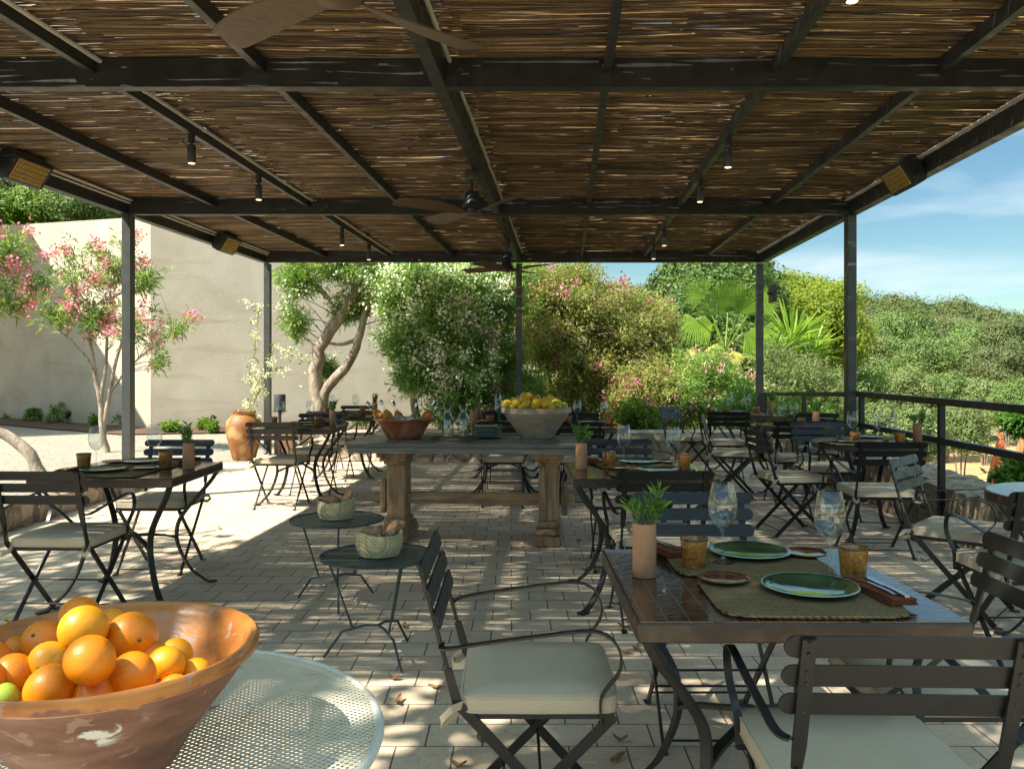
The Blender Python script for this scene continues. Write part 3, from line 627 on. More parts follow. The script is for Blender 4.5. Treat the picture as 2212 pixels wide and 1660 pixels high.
# ============================================================ CEILING FITTINGS
def make_fan():
    t = thing('ceiling_fan', (0, 0, 0), 0, '', 'ceiling fan')     # origin at the blade hub
    MB().lathe([(.0, .35), (.055, .35), (.058, .30), (.05, .27), (.0, .27)], 24).build('canopy', M_['black'], t)
    MB().tube([(0, 0, .28), (0, 0, .17)], .012, 10).build('downrod', M_['black'], t)
    MB().lathe([(.0, .185), (.055, .185), (.062, .17), (.062, .09), (.088, .045), (.088, .012), (.05, .0), (0, .0)], 28).build('motor', M_['black'], t)
    MB().lathe([(.0, -.012), (.05, -.010), (.072, -.002), (.078, .010), (.0, .011)], 28).build('hub_cover', M_['fanwood'], t)
    for k in range(4):
        a = R(33+90*k); Mx = Matrix.Rotation(a, 4, 'Z'); vs = []; n = 14
        for i in range(n+1):
            u = i/n; r_ = .05+.61*u; wd = .055+.10*math.sin(min(1, u*1.15)*math.pi*.62)**1.2; pitch = R(24)*(1-.55*u); lift = .012+.02*u
            if u > .93: wd *= .86
            for sgn, th in ((-1, 0), (1, 0), (1, .007), (-1, .007)):
                yy = sgn*wd/2+.03*math.sin(u*3)
                vs.append(Mx @ Vector((r_, yy*math.cos(pitch), lift+yy*math.sin(pitch)+th)))
        fs = [(i*4+j, i*4+(j+1) % 4, (i+1)*4+(j+1) % 4, (i+1)*4+j) for i in range(n) for j in range(4)]+[(3, 2, 1, 0), tuple(n*4+j for j in range(4))]
        MB().add(vs, fs).build('blade', M_['fanwood'], t, 30)
    return t
fan = make_fan(); fl = ['ceiling fan nearest the camera, cut off by the top of the picture', 'middle ceiling fan with dark motor hanging under the centre beam', 'farthest ceiling fan in front of the rear centre post']
for i, Y in enumerate((2.72, 6.57, 10.4)):
    o = fan if i == 0 else dup(fan, (0, 0, 0)); o['label'] = fl[i]; o['group'] = 'ceiling fans under the centre beam'
    p = sh(-.74, Y, 2.555); o.location = p; o.rotation_euler = (0, 0, R((17, 0, 22)[i]))
def make_spot():
    t = thing('spotlight', (0, 0, 0), 0, '', 'spotlight')      # origin at the lens, body upwards
    MB().lathe([(.0, .0), (.0265, .0), (.0285, .004), (.0285, .125), (.0, .125)], 20).build('lamp_body', M_['black'], t)
    MB().lathe([(.0, -.0015), (.022, -.0015), (.0225, -.0005), (.0, -.0005)], 20).build('lens', M_['lamp'], t)
    MB().lathe([(.0, .14), (.024, .14), (.024, .205), (.0, .205)], 16).build('mount', M_['black'], t)
    MB().bar([(.0, .0, .126), (0, 0, .139)], .02, .012, (1, 0, 0)).build('bracket', M_['black'], t)
    MB().tube([(-.024, 0, .18), (-.05, 0, .185), (-.062, 0, .16), (-.05, 0, .135), (-.028, 0, .12)], .0035, 6).build('cable', M_['black'], t)
    return t
sp = make_spot(); first = True
for xl, Y, zb, lab in ((-2.63, 5.86, 2.79, 'black spotlight, nearest on the left rafter'), (-2.63, 7.14, 2.79, 'black spotlight, second along the left rafter in front of the second beam'), (-2.63, 9.80, 2.79, 'black spotlight on the left rafter just beyond the second beam'), (-2.63, 11.14, 2.79, 'farthest black spotlight on the left rafter by the last beam'),
                       (1.165, 3.39, 2.845, 'lit spotlight at the very top of the picture, right of the near fan'), (1.165, 5.98, 2.79, 'lit black spotlight, larger of two in front of the second beam on the right rafter'), (1.165, 7.23, 2.79, 'lit black spotlight just in front of the second beam on the right rafter'), (1.165, 9.85, 2.79, 'small black spotlight beyond the second beam on the right rafter'), (1.165, 11.05, 2.79, 'farthest black spotlight on the right rafter')):
    p = sh(xl, Y, zb)
    if first: o = sp; first = False
    else: o = dup(sp, (0, 0, 0))
    o.location = p; o['label'] = lab; o['group'] = 'spotlights on the rafters'; o.rotation_euler = (0, 0, 0 if xl < 0 else math.pi)
def make_heater():
    t = thing('patio_heater', (0, 0, 0), 0, '', 'patio heater')      # long axis Y, glowing side down -Z
    prof = [(-.105, -.045), (-.085, -.062), (.085, -.062), (.105, -.045), (.105, .03), (.07, .062), (-.07, .062), (-.105, .03)]
    vs = [Vector((x_, y_, z_)) for y_ in (-.2, .2) for x_, z_ in prof]
    MB().add(vs, [(i, (i+1) % 8, 8+(i+1) % 8, 8+i) for i in range(8)]+[tuple(range(8))[::-1], tuple(range(8, 16))]).build('housing', M_['black'], t, 30)
    MB().box(-.075, .075, -.17, .17, -.066, -.0635).build('reflector', M_['heat'], t, 0)
    gb = MB()
    for i in range(15): y_ = -.16+.32*i/14; gb.tube([(-.078, y_, -.0715), (.078, y_, -.0715)], .0022, 5)
    for x_ in (-.05, -.02, .015, .05): gb.tube([(x_, -.17, -.075), (x_, .17, -.075)], .0022, 5)
    gb.build('grille', M_['black'], t)
    lg = MB()
    for sx_ in (-.06, -.04, -.02, 0, .02, .04, .06): lg.box(sx_-.004, sx_+.004, -.2035, -.2005, -.03, .04)
    lg.build('vent', M_['steel'], t, 0)
    MB().bar([(0, -.1, .06), (0, -.1, .10), (.09, -.1, .115)], .03, .006, (0, 1, 0)).build('bracket', M_['black'], t)
    MB().tube([(.02, -.205, .0), (.05, -.26, -.03), (.09, -.24, -.07), (.10, -.18, -.02), (.10, -.16, .04)], .005, 6).build('cable', M_['black'], t)
    return t
ht = make_heater()
for i, (xl, Y, z, sgn, lab) in enumerate(((XL+.13, 6.72, 2.955, 1, 'infrared heater with gold grille on the left beam, largest at the picture edge'), (XL+.13, 10.75, 2.955, 1, 'small infrared heater farther along the left beam before the beige wall'), (XR-.13, 6.95, 2.955, -1, 'infrared heater on the right beam against the sky'))):
    o = ht if i == 0 else dup(ht, (0, 0, 0)); o.location = sh(xl, Y, z); o.rotation_euler = (R(0), R(-58*sgn), R(-3.7)); o.scale = (1.15, 1.15, 1.1); o['label'] = lab; o['group'] = 'infrared heaters on the side beams'
o = thing('wall_speaker', tuple(sh(XR+.13, 12.4, 2.45)), 0, 'flat dark floodlight on the rear right post', 'panel')  # flat device taken for a small wall speaker
MB().bbox(-.02, .03, -.13, .13, -.13, .13, .006).build('housing', M_['black'], o); MB().bbox(-.07, -.021, -.02, .02, -.02, .02, .003).build('bracket', M_['black'], o)

# open-sided shelter added out of view; its sloping roof edge is set to shade the lower part of the rendered wall
fb = thing('added_sunshade', (-15.5, 17, 0), 0, 'open shelter added unseen beyond the left edge to shade the rendered wall', 'sunshade'); Q = [Vector((x+15.5, y-17, z)) for x, y, z in ((-12.1, 15.0, 6.0), (-15.2, 12.4, 3.6), (-19.4, 20.0, 6.4), (-15.6, 22.5, 9.0))]
MB().add(Q+[v_+Vector((0, 0, .12)) for v_ in Q], [(0, 1, 2, 3), (0, 4, 5, 1), (1, 5, 6, 2), (2, 6, 7, 3), (3, 7, 4, 0), (4, 7, 6, 5)]).build('roof', M_['terracotta'], fb, 0)
for v_ in Q:
    c_ = v_*.93; MB().bbox(c_.x-.09, c_.x+.09, c_.y-.09, c_.y+.09, 0, v_.z*.93-.02, .01).build('post', M_['wood'], fb)
# ============================================================ FURNITURE
def make_chair():
    t = thing('folding_armchair', (0, 0, 0), 0, '', 'chair')      # faces +Y, origin on the floor under the seat
    # cushion: a boxed pad with rounded corners and piping
    n = 24; hw, hd = .222, .212; ring = []
    for i in range(n):
        a = 2*math.pi*i/n; c, s_ = math.cos(a), math.sin(a); e = .18
        ring.append((math.copysign(abs(c)**e, c)*hw, math.copysign(abs(s_)**e, s_)*hd))
    vs = []
    for sc, z in ((.2, .434), (.97, .434), (1.0, .438), (1.005, .458), (1.0, .476), (.97, .484), (.6, .489), (.2, .490)):
        vs += [Vector((x*sc, y*sc, z+.002*math.sin(x*30)*sc)) for x, y in ring]
    k = 8; fs = [(r_*n+i, r_*n+(i+1) % n, (r_+1)*n+(i+1) % n, (r_+1)*n+i) for r_ in range(k-1) for i in range(n)]+[tuple(range(n))[::-1], tuple((k-1)*n+i for i in range(n))]
    cu = MB().add(vs, fs).build('cushion', M_['cushion'], t, 50)
    pp = MB()
    for z in (.438, .4775): pp.tube([(x*1.002, y*1.002, z) for x, y in ring+ring[:1]], .0028, 5, False)
    pp.build('piping', M_['cushion'], cu)
    for sx_ in (-1, 1):
        lp = [(sx_*.205, -.20, .455), (sx_*.232, -.235, .452), (sx_*.238, -.262, .425), (sx_*.215, -.262, .405), (sx_*.19, -.235, .415), (sx_*.19, -.205, .44)]
        MB().bar(lp, .022, .003, (0, .3, 1)).build('tie', M_['cushion'], cu)
    fr = MB()
    for y_ in (-.195, .195): fr.bar([(-.20, y_, .426), (.20, y_, .426)], .024, .008, (0, 0, 1))
    for x_ in (-.20, .20): fr.bar([(x_, -.2, .426), (x_, .2, .426)], .024, .008, (0, 0, 1))
    for y_ in (-.13, -.065, 0, .065, .13): fr.bar([(-.196, y_, .430), (.196, y_, .430)], .035, .004, (0, 1, 0))
    fr.build('seat_frame', M_['chair'], t, 0)
    bk = MB()
    for kk, z in enumerate((.813, .750, .687)):
        yb = -.318+(.84-z)*.30; m_ = 8; out = []
        hh, r_ = .0235, .0235
        for j in range(m_+1): a = -math.pi/2+math.pi*j/m_; out.append((.25-r_+r_*math.cos(a), r_*math.sin(a)))
        for j in range(m_+1): a = math.pi/2+math.pi*j/m_; out.append((-.25+r_+r_*math.cos(a), r_*math.sin(a)))
        vs = [Vector((x, yb-.30*dz-.003+(.006 if f else 0)+.006*(1-(x/.25)**2)*-1, z+dz)) for f in (0, 1) for x, dz in out]; q = len(out)
        bk.add(vs, [tuple(range(q)), tuple(range(q, 2*q))[::-1]]+[(j, q+j, q+(j+1) % q, (j+1) % q) for j in range(q)])
    br = bk.build('backrest', M_['chair'], t, 30)
    rv = MB()
    for sx_ in (-1, 1):
        for z in (.813, .750, .687):
            yb = -.318+(.84-z)*.30
            for dz in (-.012, .012): rv.ball((sx_*.205, yb-.016-.3*dz, z+dz), .0045, 6, 4)
    rv.build('rivets', M_['chair'], br)
    for sx_ in (-1, 1):       # long bar: back upright running down to the front foot
        MB().bar([(sx_*.205, -.325, .832), (sx_*.205, -.262, .60), (sx_*.206, -.246, .545)], [.028, .028, .022], .008, (1, 0, 0)).build('upright', M_['chair'], t, 30)
        lg = MB(); lg.bar([(sx_*.207, -.247, .55), (sx_*.209, -.222, .46), (sx_*.209, .20, .008)], [.022, .028, .028], .008, (0, 1, .9))
        lg.bar([(sx_*.209, .195, .006), (sx_*.213, .235, .003)], .028, .004, (1, 0, 0)); lg.build('leg', M_['chair'], t, 30)
        lg = MB(); lg.bar([(sx_*.196, .20, .42), (sx_*.196, -.215, .008)], .028, .008, (0, 1, -.9))
        lg.bar([(sx_*.196, -.21, .006), (sx_*.196, -.25, .003)], .028, .004, (1, 0, 0)); lg.build('leg', M_['chair'], t, 30)
        ap = [(sx_*.205, -.262, .615), (sx_*.225, -.262, .612), (sx_*.245, -.235, .617), (sx_*.25, -.15, .632), (sx_*.252, 0, .652), (sx_*.25, .11, .664), (sx_*.248, .165, .657), (sx_*.245, .20, .628), (sx_*.24, .214, .585), (sx_*.236, .205, .545), (sx_*.23, .175, .505), (sx_*.226, .16, .47), (sx_*.222, .163, .40)]
        MB().bar(spl(ap, 3), .020, .0055, (1, 0, 0)).build('armrest', M_['chair'], t, 50)
        MB().tube([(sx_*.20, .163, .402), (sx_*.228, .163, .402)], .008, 8).build('arm_bolt', M_['chair'], t)
    for p in (((-.209, .185, .03), (.209, .185, .03)), ((-.196, -.19, .055), (.196, -.19, .055)), ((-.205, .005, .215), (.205, .005, .215)), ((-.19, -.10, .115), (.19, -.10, .115))):
        MB().tube(p, .0045, 6).build('stretcher', M_['chair'], t)
    return t
chair = make_chair(); used_c = [False]
def place_chair(X, Y, fx, fy, label, group='folding armchairs around the tables'):
    rz = math.atan2(-fx, fy)
    if not used_c[0]: used_c[0] = True; chair.location = (X, Y, .002); chair.rotation_euler = (0, 0, rz); chair['label'] = label; chair['group'] = group; return chair
    return dup(chair, (X, Y, .002), rz, label, group)
CH = [
 (.79, 1.93, .03, 1, 'dark armchair nearest the camera, its back towards us at the near tiled table'),
 (.075, 2.44, 1, .0, 'armchair seen side-on, with dappled cushion, left of the near tiled table'),
 (.745, 3.15, .0, -1, 'armchair behind the near tiled table facing us, blue-grey slats behind wine glass'),
 (.765, 4.50, -.02, 1, 'black-backed armchair between the near and second tiled tables, its back towards us'),
 (1.20, 2.42, -1, .0, 'armchair right of the near tiled table, brown-grey slats cut by the picture edge'),
 (2.33, 3.80, .0, 1, 'black-backed armchair at the round table cut by the right edge'),
 (2.50, 4.62, .74, -.67, 'armchair with pale grey tilted slats beside the right railing, turned away from us'),
 (2.66, 6.12, .06, 1, 'black armchair in front of the round table by the railing'),
 (2.86, 7.52, -.03, -1, 'blue-slatted armchair behind the round table by the railing, facing us'),
 (2.30, 6.86, .99, .10, 'dark armchair left of the round table by the railing, seen from its back'),
 (2.33, 8.78, .96, -.28, 'side-on armchair with narrow beige slats, left of the middle round table'),
 (2.78, 8.32, .05, 1, 'black armchair in front of the middle round table'),
 (3.32, 9.12, -.35, -.94, 'black armchair behind the middle round table beside the right post'),
 (2.55, 10.02, .08, 1, 'black armchair at the far right corner table, its back towards us'),
 (2.27, 10.62, .72, -.69, 'blue-slatted armchair at the back wall, left of the far corner table'),
 (-.09, 8.28, .0, 1, 'black armchair with cushion seen under the long wooden table, behind the plate stack'),
 (.63, 8.24, .0, 1, 'black armchair behind the lemon bowl, at its right side'),
 (-.08, 9.10, .0, -1, 'black armchair facing us, mostly hidden behind the lemon bowl'),
 (.73, 9.06, .0, -1, 'dark armchair facing us behind the table right of the lemon bowl'),
 (-.06, 10.12, .0, 1, 'black armchair in the row before the rear stone wall, left of the lemon bowl'),
 (-.10, 10.98, .0, -1, 'farthest black armchair behind the lemon bowl, against the rear stone wall'),
 (.58, 10.02, .0, 1, 'farthest black armchair showing right of the lemon bowl'),
 (-2.25, 8.15, .05, 1, 'brown-slatted armchair right of the orange jar, its back towards us'),
 (-2.14, 9.02, .0, -1, 'blue-grey armchair facing us behind the table next to the orange jar'),
 (-2.17, 10.12, .02, 1, 'brown-slatted armchair at the table by the pale tree trunk, its back towards us'),
 (-2.06, 10.92, .0, -1, 'pale-slatted armchair behind the table by the tree trunk, facing us'),
 (-2.37, 4.48, .03, 1, 'large dark armchair at the left edge of the picture, its back towards us'),
 (-2.38, 5.66, .0, -1, 'dark armchair behind the left tiled table facing us, in front of the post'),
 (.76, 5.72, .0, -1, 'blue-grey armchair behind the second tiled table, facing us'),
]
for c in CH: place_chair(*c)
# ---- tiled tables
def curved_leg(mb, ang, rt, rm, rf, top):
    c, s_ = math.cos(ang), math.sin(ang); pts = []
    prof = [(rt, top), (rt*.80+rm*.20, top-.07), (rt*.42+rm*.58, top-.17), (rm+.02, top-.28), (rm, top-.38), (rm*.86+rf*.14, top-.48), (rm*.55+rf*.45, top-.59), (rf-.02, .03), (rf+.015, .008), (rf+.06, .005)]
    pts = [Vector((c*r_, s_*r_, z)) for r_, z in prof]; q = spl(pts, 4); k = len(q)
    for v_ in q: v_.z = max(v_.z, .005)
    mb.bar(q, [.032+(.012 if i > k-7 else 0) for i in range(k)], .013, (-s_, c, 0))
def make_table(half=.4, round_r=None):
    t = thing('tiled_table' if not round_r else 'round_tiled_table', (0, 0, 0), 0, '', 'table'); top = .70
    if not round_r:
        MB().bbox(-half, half, -half, half, .700, .748, .004).build('table_edge', M_['apron'], t)
        MB().box(-half+.006, half-.006, -half+.006, half-.006, .7481, .751).build('tile_top', M_['tiles'], t, 0); d = half*1.32
    else:
        MB().lathe([(.0, .70), (round_r-.01, .70), (round_r, .706), (round_r, .742), (round_r-.006, .748), (.0, .748)], 64).build('table_edge', M_['apron'], t)
        MB().lathe([(.0, .7482), (round_r-.008, .7482), (round_r-.008, .751), (.0, .751)], 64, caps=False).build('tile_top', M_['tiles'], t); d = round_r*.92
    for k in range(4):
        a = math.pi/4+math.pi/2*k; b = MB(); curved_leg(b, a, d, d*.50, d*.86, top); b.build('leg', M_['iron'], t, 50)
    for k in range(2):
        a = math.pi/4+math.pi/2*k; c, s_ = math.cos(a), math.sin(a); r0 = d*.50; dz = .001*k
        MB().bar([(c*r_, s_*r_, z+dz) for r_, z in ((-r0, .31), (-r0*.75, .335), (-r0*.4, .355), (-.03, .362+k*.014), (.03, .362+k*.014), (r0*.4, .355), (r0*.75, .335), (r0, .31))], .028, .012, (-s_, c, 0)).build('stretcher', M_['iron'], t, 50)
    return t
sq = make_table(); rd = make_table(round_r=.44)
TB = {}
SQT = [('T1', .70, 2.385, 'nearest brown tiled table laid for two, at the right', 'near tiled table'), ('T2', .735, 4.93, 'second brown tiled table behind the nearest one, right of the long table', 'second tiled table'),
       ('T5', -2.25, 4.94, 'brown tiled table laid for two on the left, before the post', 'left tiled table'), ('T10', -2.16, 8.52, 'tiled table laid between the orange jar and the long table', 'tiled table beside the orange jar'),
       ('T11', -2.06, 10.52, 'tiled table behind, next to the pale tree trunk', 'tiled table by the pale trunk'), ('T3', -.08, 8.70, 'tiled table behind the plate stack and bottles', 'table behind the plate stack'),
       ('T3b', .745, 8.66, 'tiled table behind the lemon bowl, its sunlit corner showing on the right', 'table behind the lemon bowl'), ('T4', -.12, 10.58, 'rear tiled table near the stone wall, left of the lemon bowl', 'rear table by the stone wall'),
       ('T4b', .62, 10.55, 'rear tiled table hidden behind the lemon bowl', 'hidden rear table'), ('T9', 3.02, 10.72, 'tiled table in the far right corner at the post', 'far corner table')]
RDT = [('T6', 2.76, 3.98, 'round tiled table cut by the right edge of the picture', 'round table at the right edge'), ('T7', 2.90, 6.78, 'round tiled table with three wine glasses by the railing', 'round table by the railing'), ('T8', 2.95, 8.72, 'middle round tiled table in front of the right rear post', 'middle round table')]
for lst, proto, grp in ((SQT, sq, 'square tiled tables'), (RDT, rd, 'round tiled tables')):
    for i, (k, X, Y, lab, short) in enumerate(lst):
        o = proto if i == 0 else dup(proto, (0, 0, 0)); o.location = (X, Y, .001); o['label'] = lab; o['group'] = grp; TB[k] = (X, Y, short)
# ---- table ware prototypes
def lathe_obj(name, prof, m, lab, cat, n=28):
    return tag(MB().lathe(prof, n, caps=False).build(name, m, smooth=60), lab, cat)
def glass_proto():
    out = [(.0, .0), (.037, .0), (.038, .0012), (.030, .004), (.010, .010), (.0048, .020), (.0042, .060), (.0045, .092), (.010, .102), (.028, .118), (.041, .142), (.0452, .165), (.0435, .195), (.036, .228), (.0325, .243)]
    inn = [(.0314, .243), (.035, .228), (.0424, .195), (.0441, .165), (.0399, .143), (.027, .1195), (.009, .1055), (.0, .104)]
    return lathe_obj('wine_glass', out+inn, M_['glass'], '', 'wine glass', 32)
gl = glass_proto()
def cup_proto():
    t = thing('cup', (0, 0, 0), 0, '', 'cup')
    MB().lathe([(.0, .0), (.032, .0), (.034, .004), (.0385, .06), (.0412, .083), (.0400, .0855), (.0375, .083), (.033, .02), (.0, .012)], 28, caps=False).build('cup_body', M_['amber'], t, 60)
    MB().lathe([(.0405, .080), (.0419, .083), (.0408, .0868), (.0390, .0864), (.0378, .080)], 28, caps=False).build('rim', M_['dark_rim'], t, 60); return t
cupp = cup_proto()
def plate_proto(r, m, rimm, h=.016, name='plate'):
    t = thing(name, (0, 0, 0), 0, '', 'plate')
    MB().lathe([(.0, .002), (r*.55, .0), (r*.62, .001), (r*.97, h*.86), (r, h), (r*.97, h+.0015), (r*.82, h*.72), (r*.6, .007), (.0, .005)], 48, caps=False, jit=.006).build('plate_body', m, t, 60)
    if rimm: MB().lathe([(r*.962, h*1.02), (r*.985, h*.93), (r*1.006, h*1.0), (r*1.0, h*1.13), (r*.972, h*1.15)], 48, caps=False, jit=.006).build('rim', rimm, t, 60)
    return t
plg = plate_proto(.125, M_['plate_green'], M_['plate_rim']); plr = plate_proto(.071, M_['plate_red'], None, .011, 'small_plate')
def mat_proto():
    vs = []; n = 40; a, b = .235, .19
    ring = []
    for i in range(n):
        an = 2*math.pi*i/n; c, s_ = math.cos(an), math.sin(an); e = .28; w_ = 1+.012*math.sin(an*23)
        ring.append((math.copysign(abs(c)**e, c)*a*w_, math.copysign(abs(s_)**e, s_)*b*w_))
    for sc, z in ((.2, .0), (.985, .0), (1, .004), (.985, .008), (.8, .0085), (.2, .0085)): vs += [Vector((x*sc, y*sc, z)) for x, y in ring]
    fs = [(r_*n+i, r_*n+(i+1) % n, (r_+1)*n+(i+1) % n, (r_+1)*n+i) for r_ in range(5) for i in range(n)]+[tuple(range(n))[::-1], tuple(5*n+i for i in range(n))]
    return tag(MB().add(vs, fs).build('placemat', M_['seagrass'], smooth=50), '', 'placemat')
matp = mat_proto()
def leaves_np(r_, P, D, Ln, Wd, droop=0.0, fold=.0):
    """one diamond leaf per base point P along direction D"""
    P = np.asarray(P, float); D = np.asarray(D, float); D /= np.linalg.norm(D, axis=1)[:, None]+1e-9; n = len(P)
    A = r_.normal(size=(n, 3)); Sd = np.cross(D, A); Sd /= np.linalg.norm(Sd, axis=1)[:, None]+1e-9
    Ln = np.broadcast_to(Ln, n)[:, None]*r_.uniform(.7, 1.25, (n, 1)); Wd = np.broadcast_to(Wd, n)[:, None]*r_.uniform(.75, 1.2, (n, 1))
    mid = P+D*Ln*.45; tip = P+D*Ln; tip[:, 2] -= (droop*Ln)[:, 0]; nn = np.cross(D, Sd)*Wd*fold
    V = np.stack([P, mid+Sd*Wd*.5+nn, tip, mid-Sd*Wd*.5+nn], 1).reshape(-1, 3); return V, np.arange(4*n).reshape(n, 4)
def vase_proto(seed=1):
    r_ = np.random.RandomState(seed); t = thing('bud_vase', (0, 0, 0), 0, '', 'vase')
    MB().lathe([(.0, .0), (.0325, .0), (.0345, .002), (.0345, .150), (.0325, .154), (.019, .1535), (.017, .150), (.017, .08), (.0, .08)], 32, caps=False).build('pot', M_['terracotta'], t, 50)
    P = []; D = []; st = MB()
    for k in range(9):
        a = r_.rand()*6.28; rr = r_.uniform(.02, .065); h = r_.uniform(.05, .12); e = Vector((math.cos(a)*rr, math.sin(a)*rr, .15+h)); b = Vector((math.cos(a)*.006, math.sin(a)*.006, .12))
        m_ = b.lerp(e, .5)+Vector((0, 0, .015)); st.tube([b, m_, e], .0012, 4)
        for i in range(13):
            u = .25+.75*i/12; p = (b.lerp(m_, u*2) if u < .5 else m_.lerp(e, u*2-1)); aa = r_.rand()*6.28; d = (e-b).normalized()*.8+Vector((math.cos(aa), math.sin(aa), .15))*.8
            P.append(p); D.append(d)
    st.build('twigs', M_['sprig_stem'] if 'sprig_stem' in M_ else M_['twig'], t)
    V, F = leaves_np(r_, P, D, .042, .0135, .1, .15); np_mesh('sprig', V, F, LM['sprig'], t); return t
vsp = [vase_proto(s_) for s_ in (1, 5, 9)]
def napkin_proto():
    t = thing('napkin', (0, 0, 0), 0, '', 'napkin'); b = MB()
    for i in range(4):
        z = .001+i*.0042; w_ = .036-.0015*i
        pts = [(-w_, z), (-w_*.4, z+.0012), (w_*.4, z+.0005), (w_, z+.0018), (w_+.002, z+.0038), (w_*.4, z+.0036), (-w_*.4, z+.0042), (-w_-.001, z+.0036)]
        n = 10; vs = []
        for j in range(n+1):
            y_ = -.115+.23*j/n; vs += [Vector((x+.003*math.sin(y_*25+i), y_, zz+.001*math.sin(y_*40+x*50))) for x, zz in pts]
        b.add(vs, [(j*8+q, j*8+(q+1) % 8, (j+1)*8+(q+1) % 8, (j+1)*8+q) for j in range(n) for q in range(8)]+[tuple(range(8))[::-1], tuple(n*8+q for q in range(8))])
    b.build('cloth', M_['napkin'], t, 50); return t
napp = napkin_proto()
def fork_proto():
    b = MB(); b.bar([(0, -.095, .0015), (0, -.06, .004), (0, .02, .005), (0, .045, .003), (0, .06, .0025)], [.014, .010, .006, .012, .022], .0018, (1, 0, 0))
    for x in (-.009, -.003, .003, .009): b.bar([(x, .059, .0025), (x, .085, .001), (x*.95, .108, .0045)], .0033, .0015, (1, 0, 0))
    return tag(b.build('fork', M_['cutlery'], smooth=50), '', 'fork')
def knife_proto():
    b = MB(); b.bar([(0, -.10, .003), (0, -.06, .0045), (0, .0, .004)], [.013, .012, .009], .005, (1, 0, 0)); b.bar([(0, .0, .004), (.002, .04, .004), (.002, .09, .004), (-.003, .112, .004)], [.009, .018, .017, .005], .0014, (1, 0, 0))
    return tag(b.build('knife', M_['cutlery'], smooth=50), '', 'knife')
fkp, knp = fork_proto(), knife_proto()
protos_used = {}
def lay(proto, X, Y, Z, rz, label, group):
    key = proto.name
    if key not in protos_used: protos_used[key] = 1; proto.location = (X, Y, Z); proto.rotation_euler = (0, 0, rz); proto['label'] = label; proto['group'] = group; return proto
    return dup(proto, (X, Y, Z), rz, label, group)
ZT = .7535
def setting(key, mir=1, mats=True, items='full', vi=0):
    X, Y, sname = TB[key]; e = rnd.uniform
    def at(dx, dy): return X+mir*dx+e(-.006, .006), Y+dy+e(-.006, .006)
    A = 'on the '+sname
    def L_(p, dx, dy, z, rz, lab, grp): a = at(dx, dy); return lay(p, a[0], a[1], z, rz, lab+' '+A, grp)
    if mats:
        L_(matp, .045, -.19, ZT, e(-.03, .03), 'front woven mat', 'woven placemats'); L_(matp, .02, .20, ZT+.0004, e(-.03, .03), 'back woven mat', 'woven placemats')
    zm = ZT+.0092
    L_(plg, .10, -.15, zm, e(0, 6), 'front green plate', 'green dinner plates'); L_(plg, .055, .265, zm, e(0, 6), 'back green plate', 'green dinner plates')
    L_(plr, -.115, -.065, zm, e(0, 6), 'front small red plate', 'small red plates'); L_(plr, .235, .265, zm, e(0, 6), 'back small red plate', 'small red plates')
    L_(gl, -.055, .175, zm, e(0, 6), 'left wine glass' if mir > 0 else 'right wine glass', 'wine glasses'); L_(gl, .215, .005, zm, e(0, 6), 'right wine glass' if mir > 0 else 'left wine glass', 'wine glasses')
    L_(cupp, -.15, .115, zm, e(0, 6), 'left amber cup' if mir > 0 else 'right amber cup', 'amber glazed cups'); L_(cupp, .275, -.015, zm, e(0, 6), 'right amber cup' if mir > 0 else 'left amber cup', 'amber glazed cups')
    L_(vsp[vi], -.32, .03, ZT-.0006, e(0, 6), 'clay bud vase with green sprig', 'clay bud vases')
    ra = R(8)*mir; a = at(.262, -.19); lay(napp, a[0], a[1], zm-.0002, ra, 'folded rust napkin at the front '+A, 'folded napkins')
    lay(fkp, a[0]-.012*mir, a[1]+.01, zm+.0195, ra+.06, 'fork on the front napkin '+A, 'forks'); lay(knp, a[0]+.014*mir, a[1]-.01, zm+.0195, ra-.04, 'knife on the front napkin '+A, 'knives')
    a = at(-.21, .33); lay(napp, a[0], a[1], zm-.0002, ra+.2, 'folded rust napkin at the back '+A, 'folded napkins')
    lay(fkp, a[0], a[1], zm+.0195, ra+.25, 'fork on the back napkin '+A, 'forks')
setting('T1', vi=0); setting('T2', vi=1); setting('T5', -1, vi=2)
setting('T10', -1, vi=1); setting('T11', -1, vi=0); setting('T3b', 1, vi=2); setting('T4', 1, vi=0); setting('T3', 1, vi=1); setting('T9', -1, vi=1)
def free(key, lst):
    X, Y, s_ = TB[key]; A = 'on the '+s_
    P_ = {'mat': (matp, 'woven placemats', 0), 'plate': (plg, 'green dinner plates', .009), 'red': (plr, 'small red plates', .009), 'glass': (gl, 'wine glasses', .0), 'cup': (cupp, 'amber glazed cups', .0), 'nap': (napp, 'folded napkins', .009), 'fork': (fkp, 'forks', .03), 'knife': (knp, 'knives', .03), 'v0': (vsp[0], 'clay bud vases', -.0006), 'v1': (vsp[1], 'clay bud vases', -.0006), 'v2': (vsp[2], 'clay bud vases', -.0006)}
    for k, x, y, rz, lab in lst: p, gname, dz = P_[k]; lay(p, x, y, ZT+dz+(.0092 if k in ('glass', 'cup') else 0)*0, rz, lab+' '+A, gname)
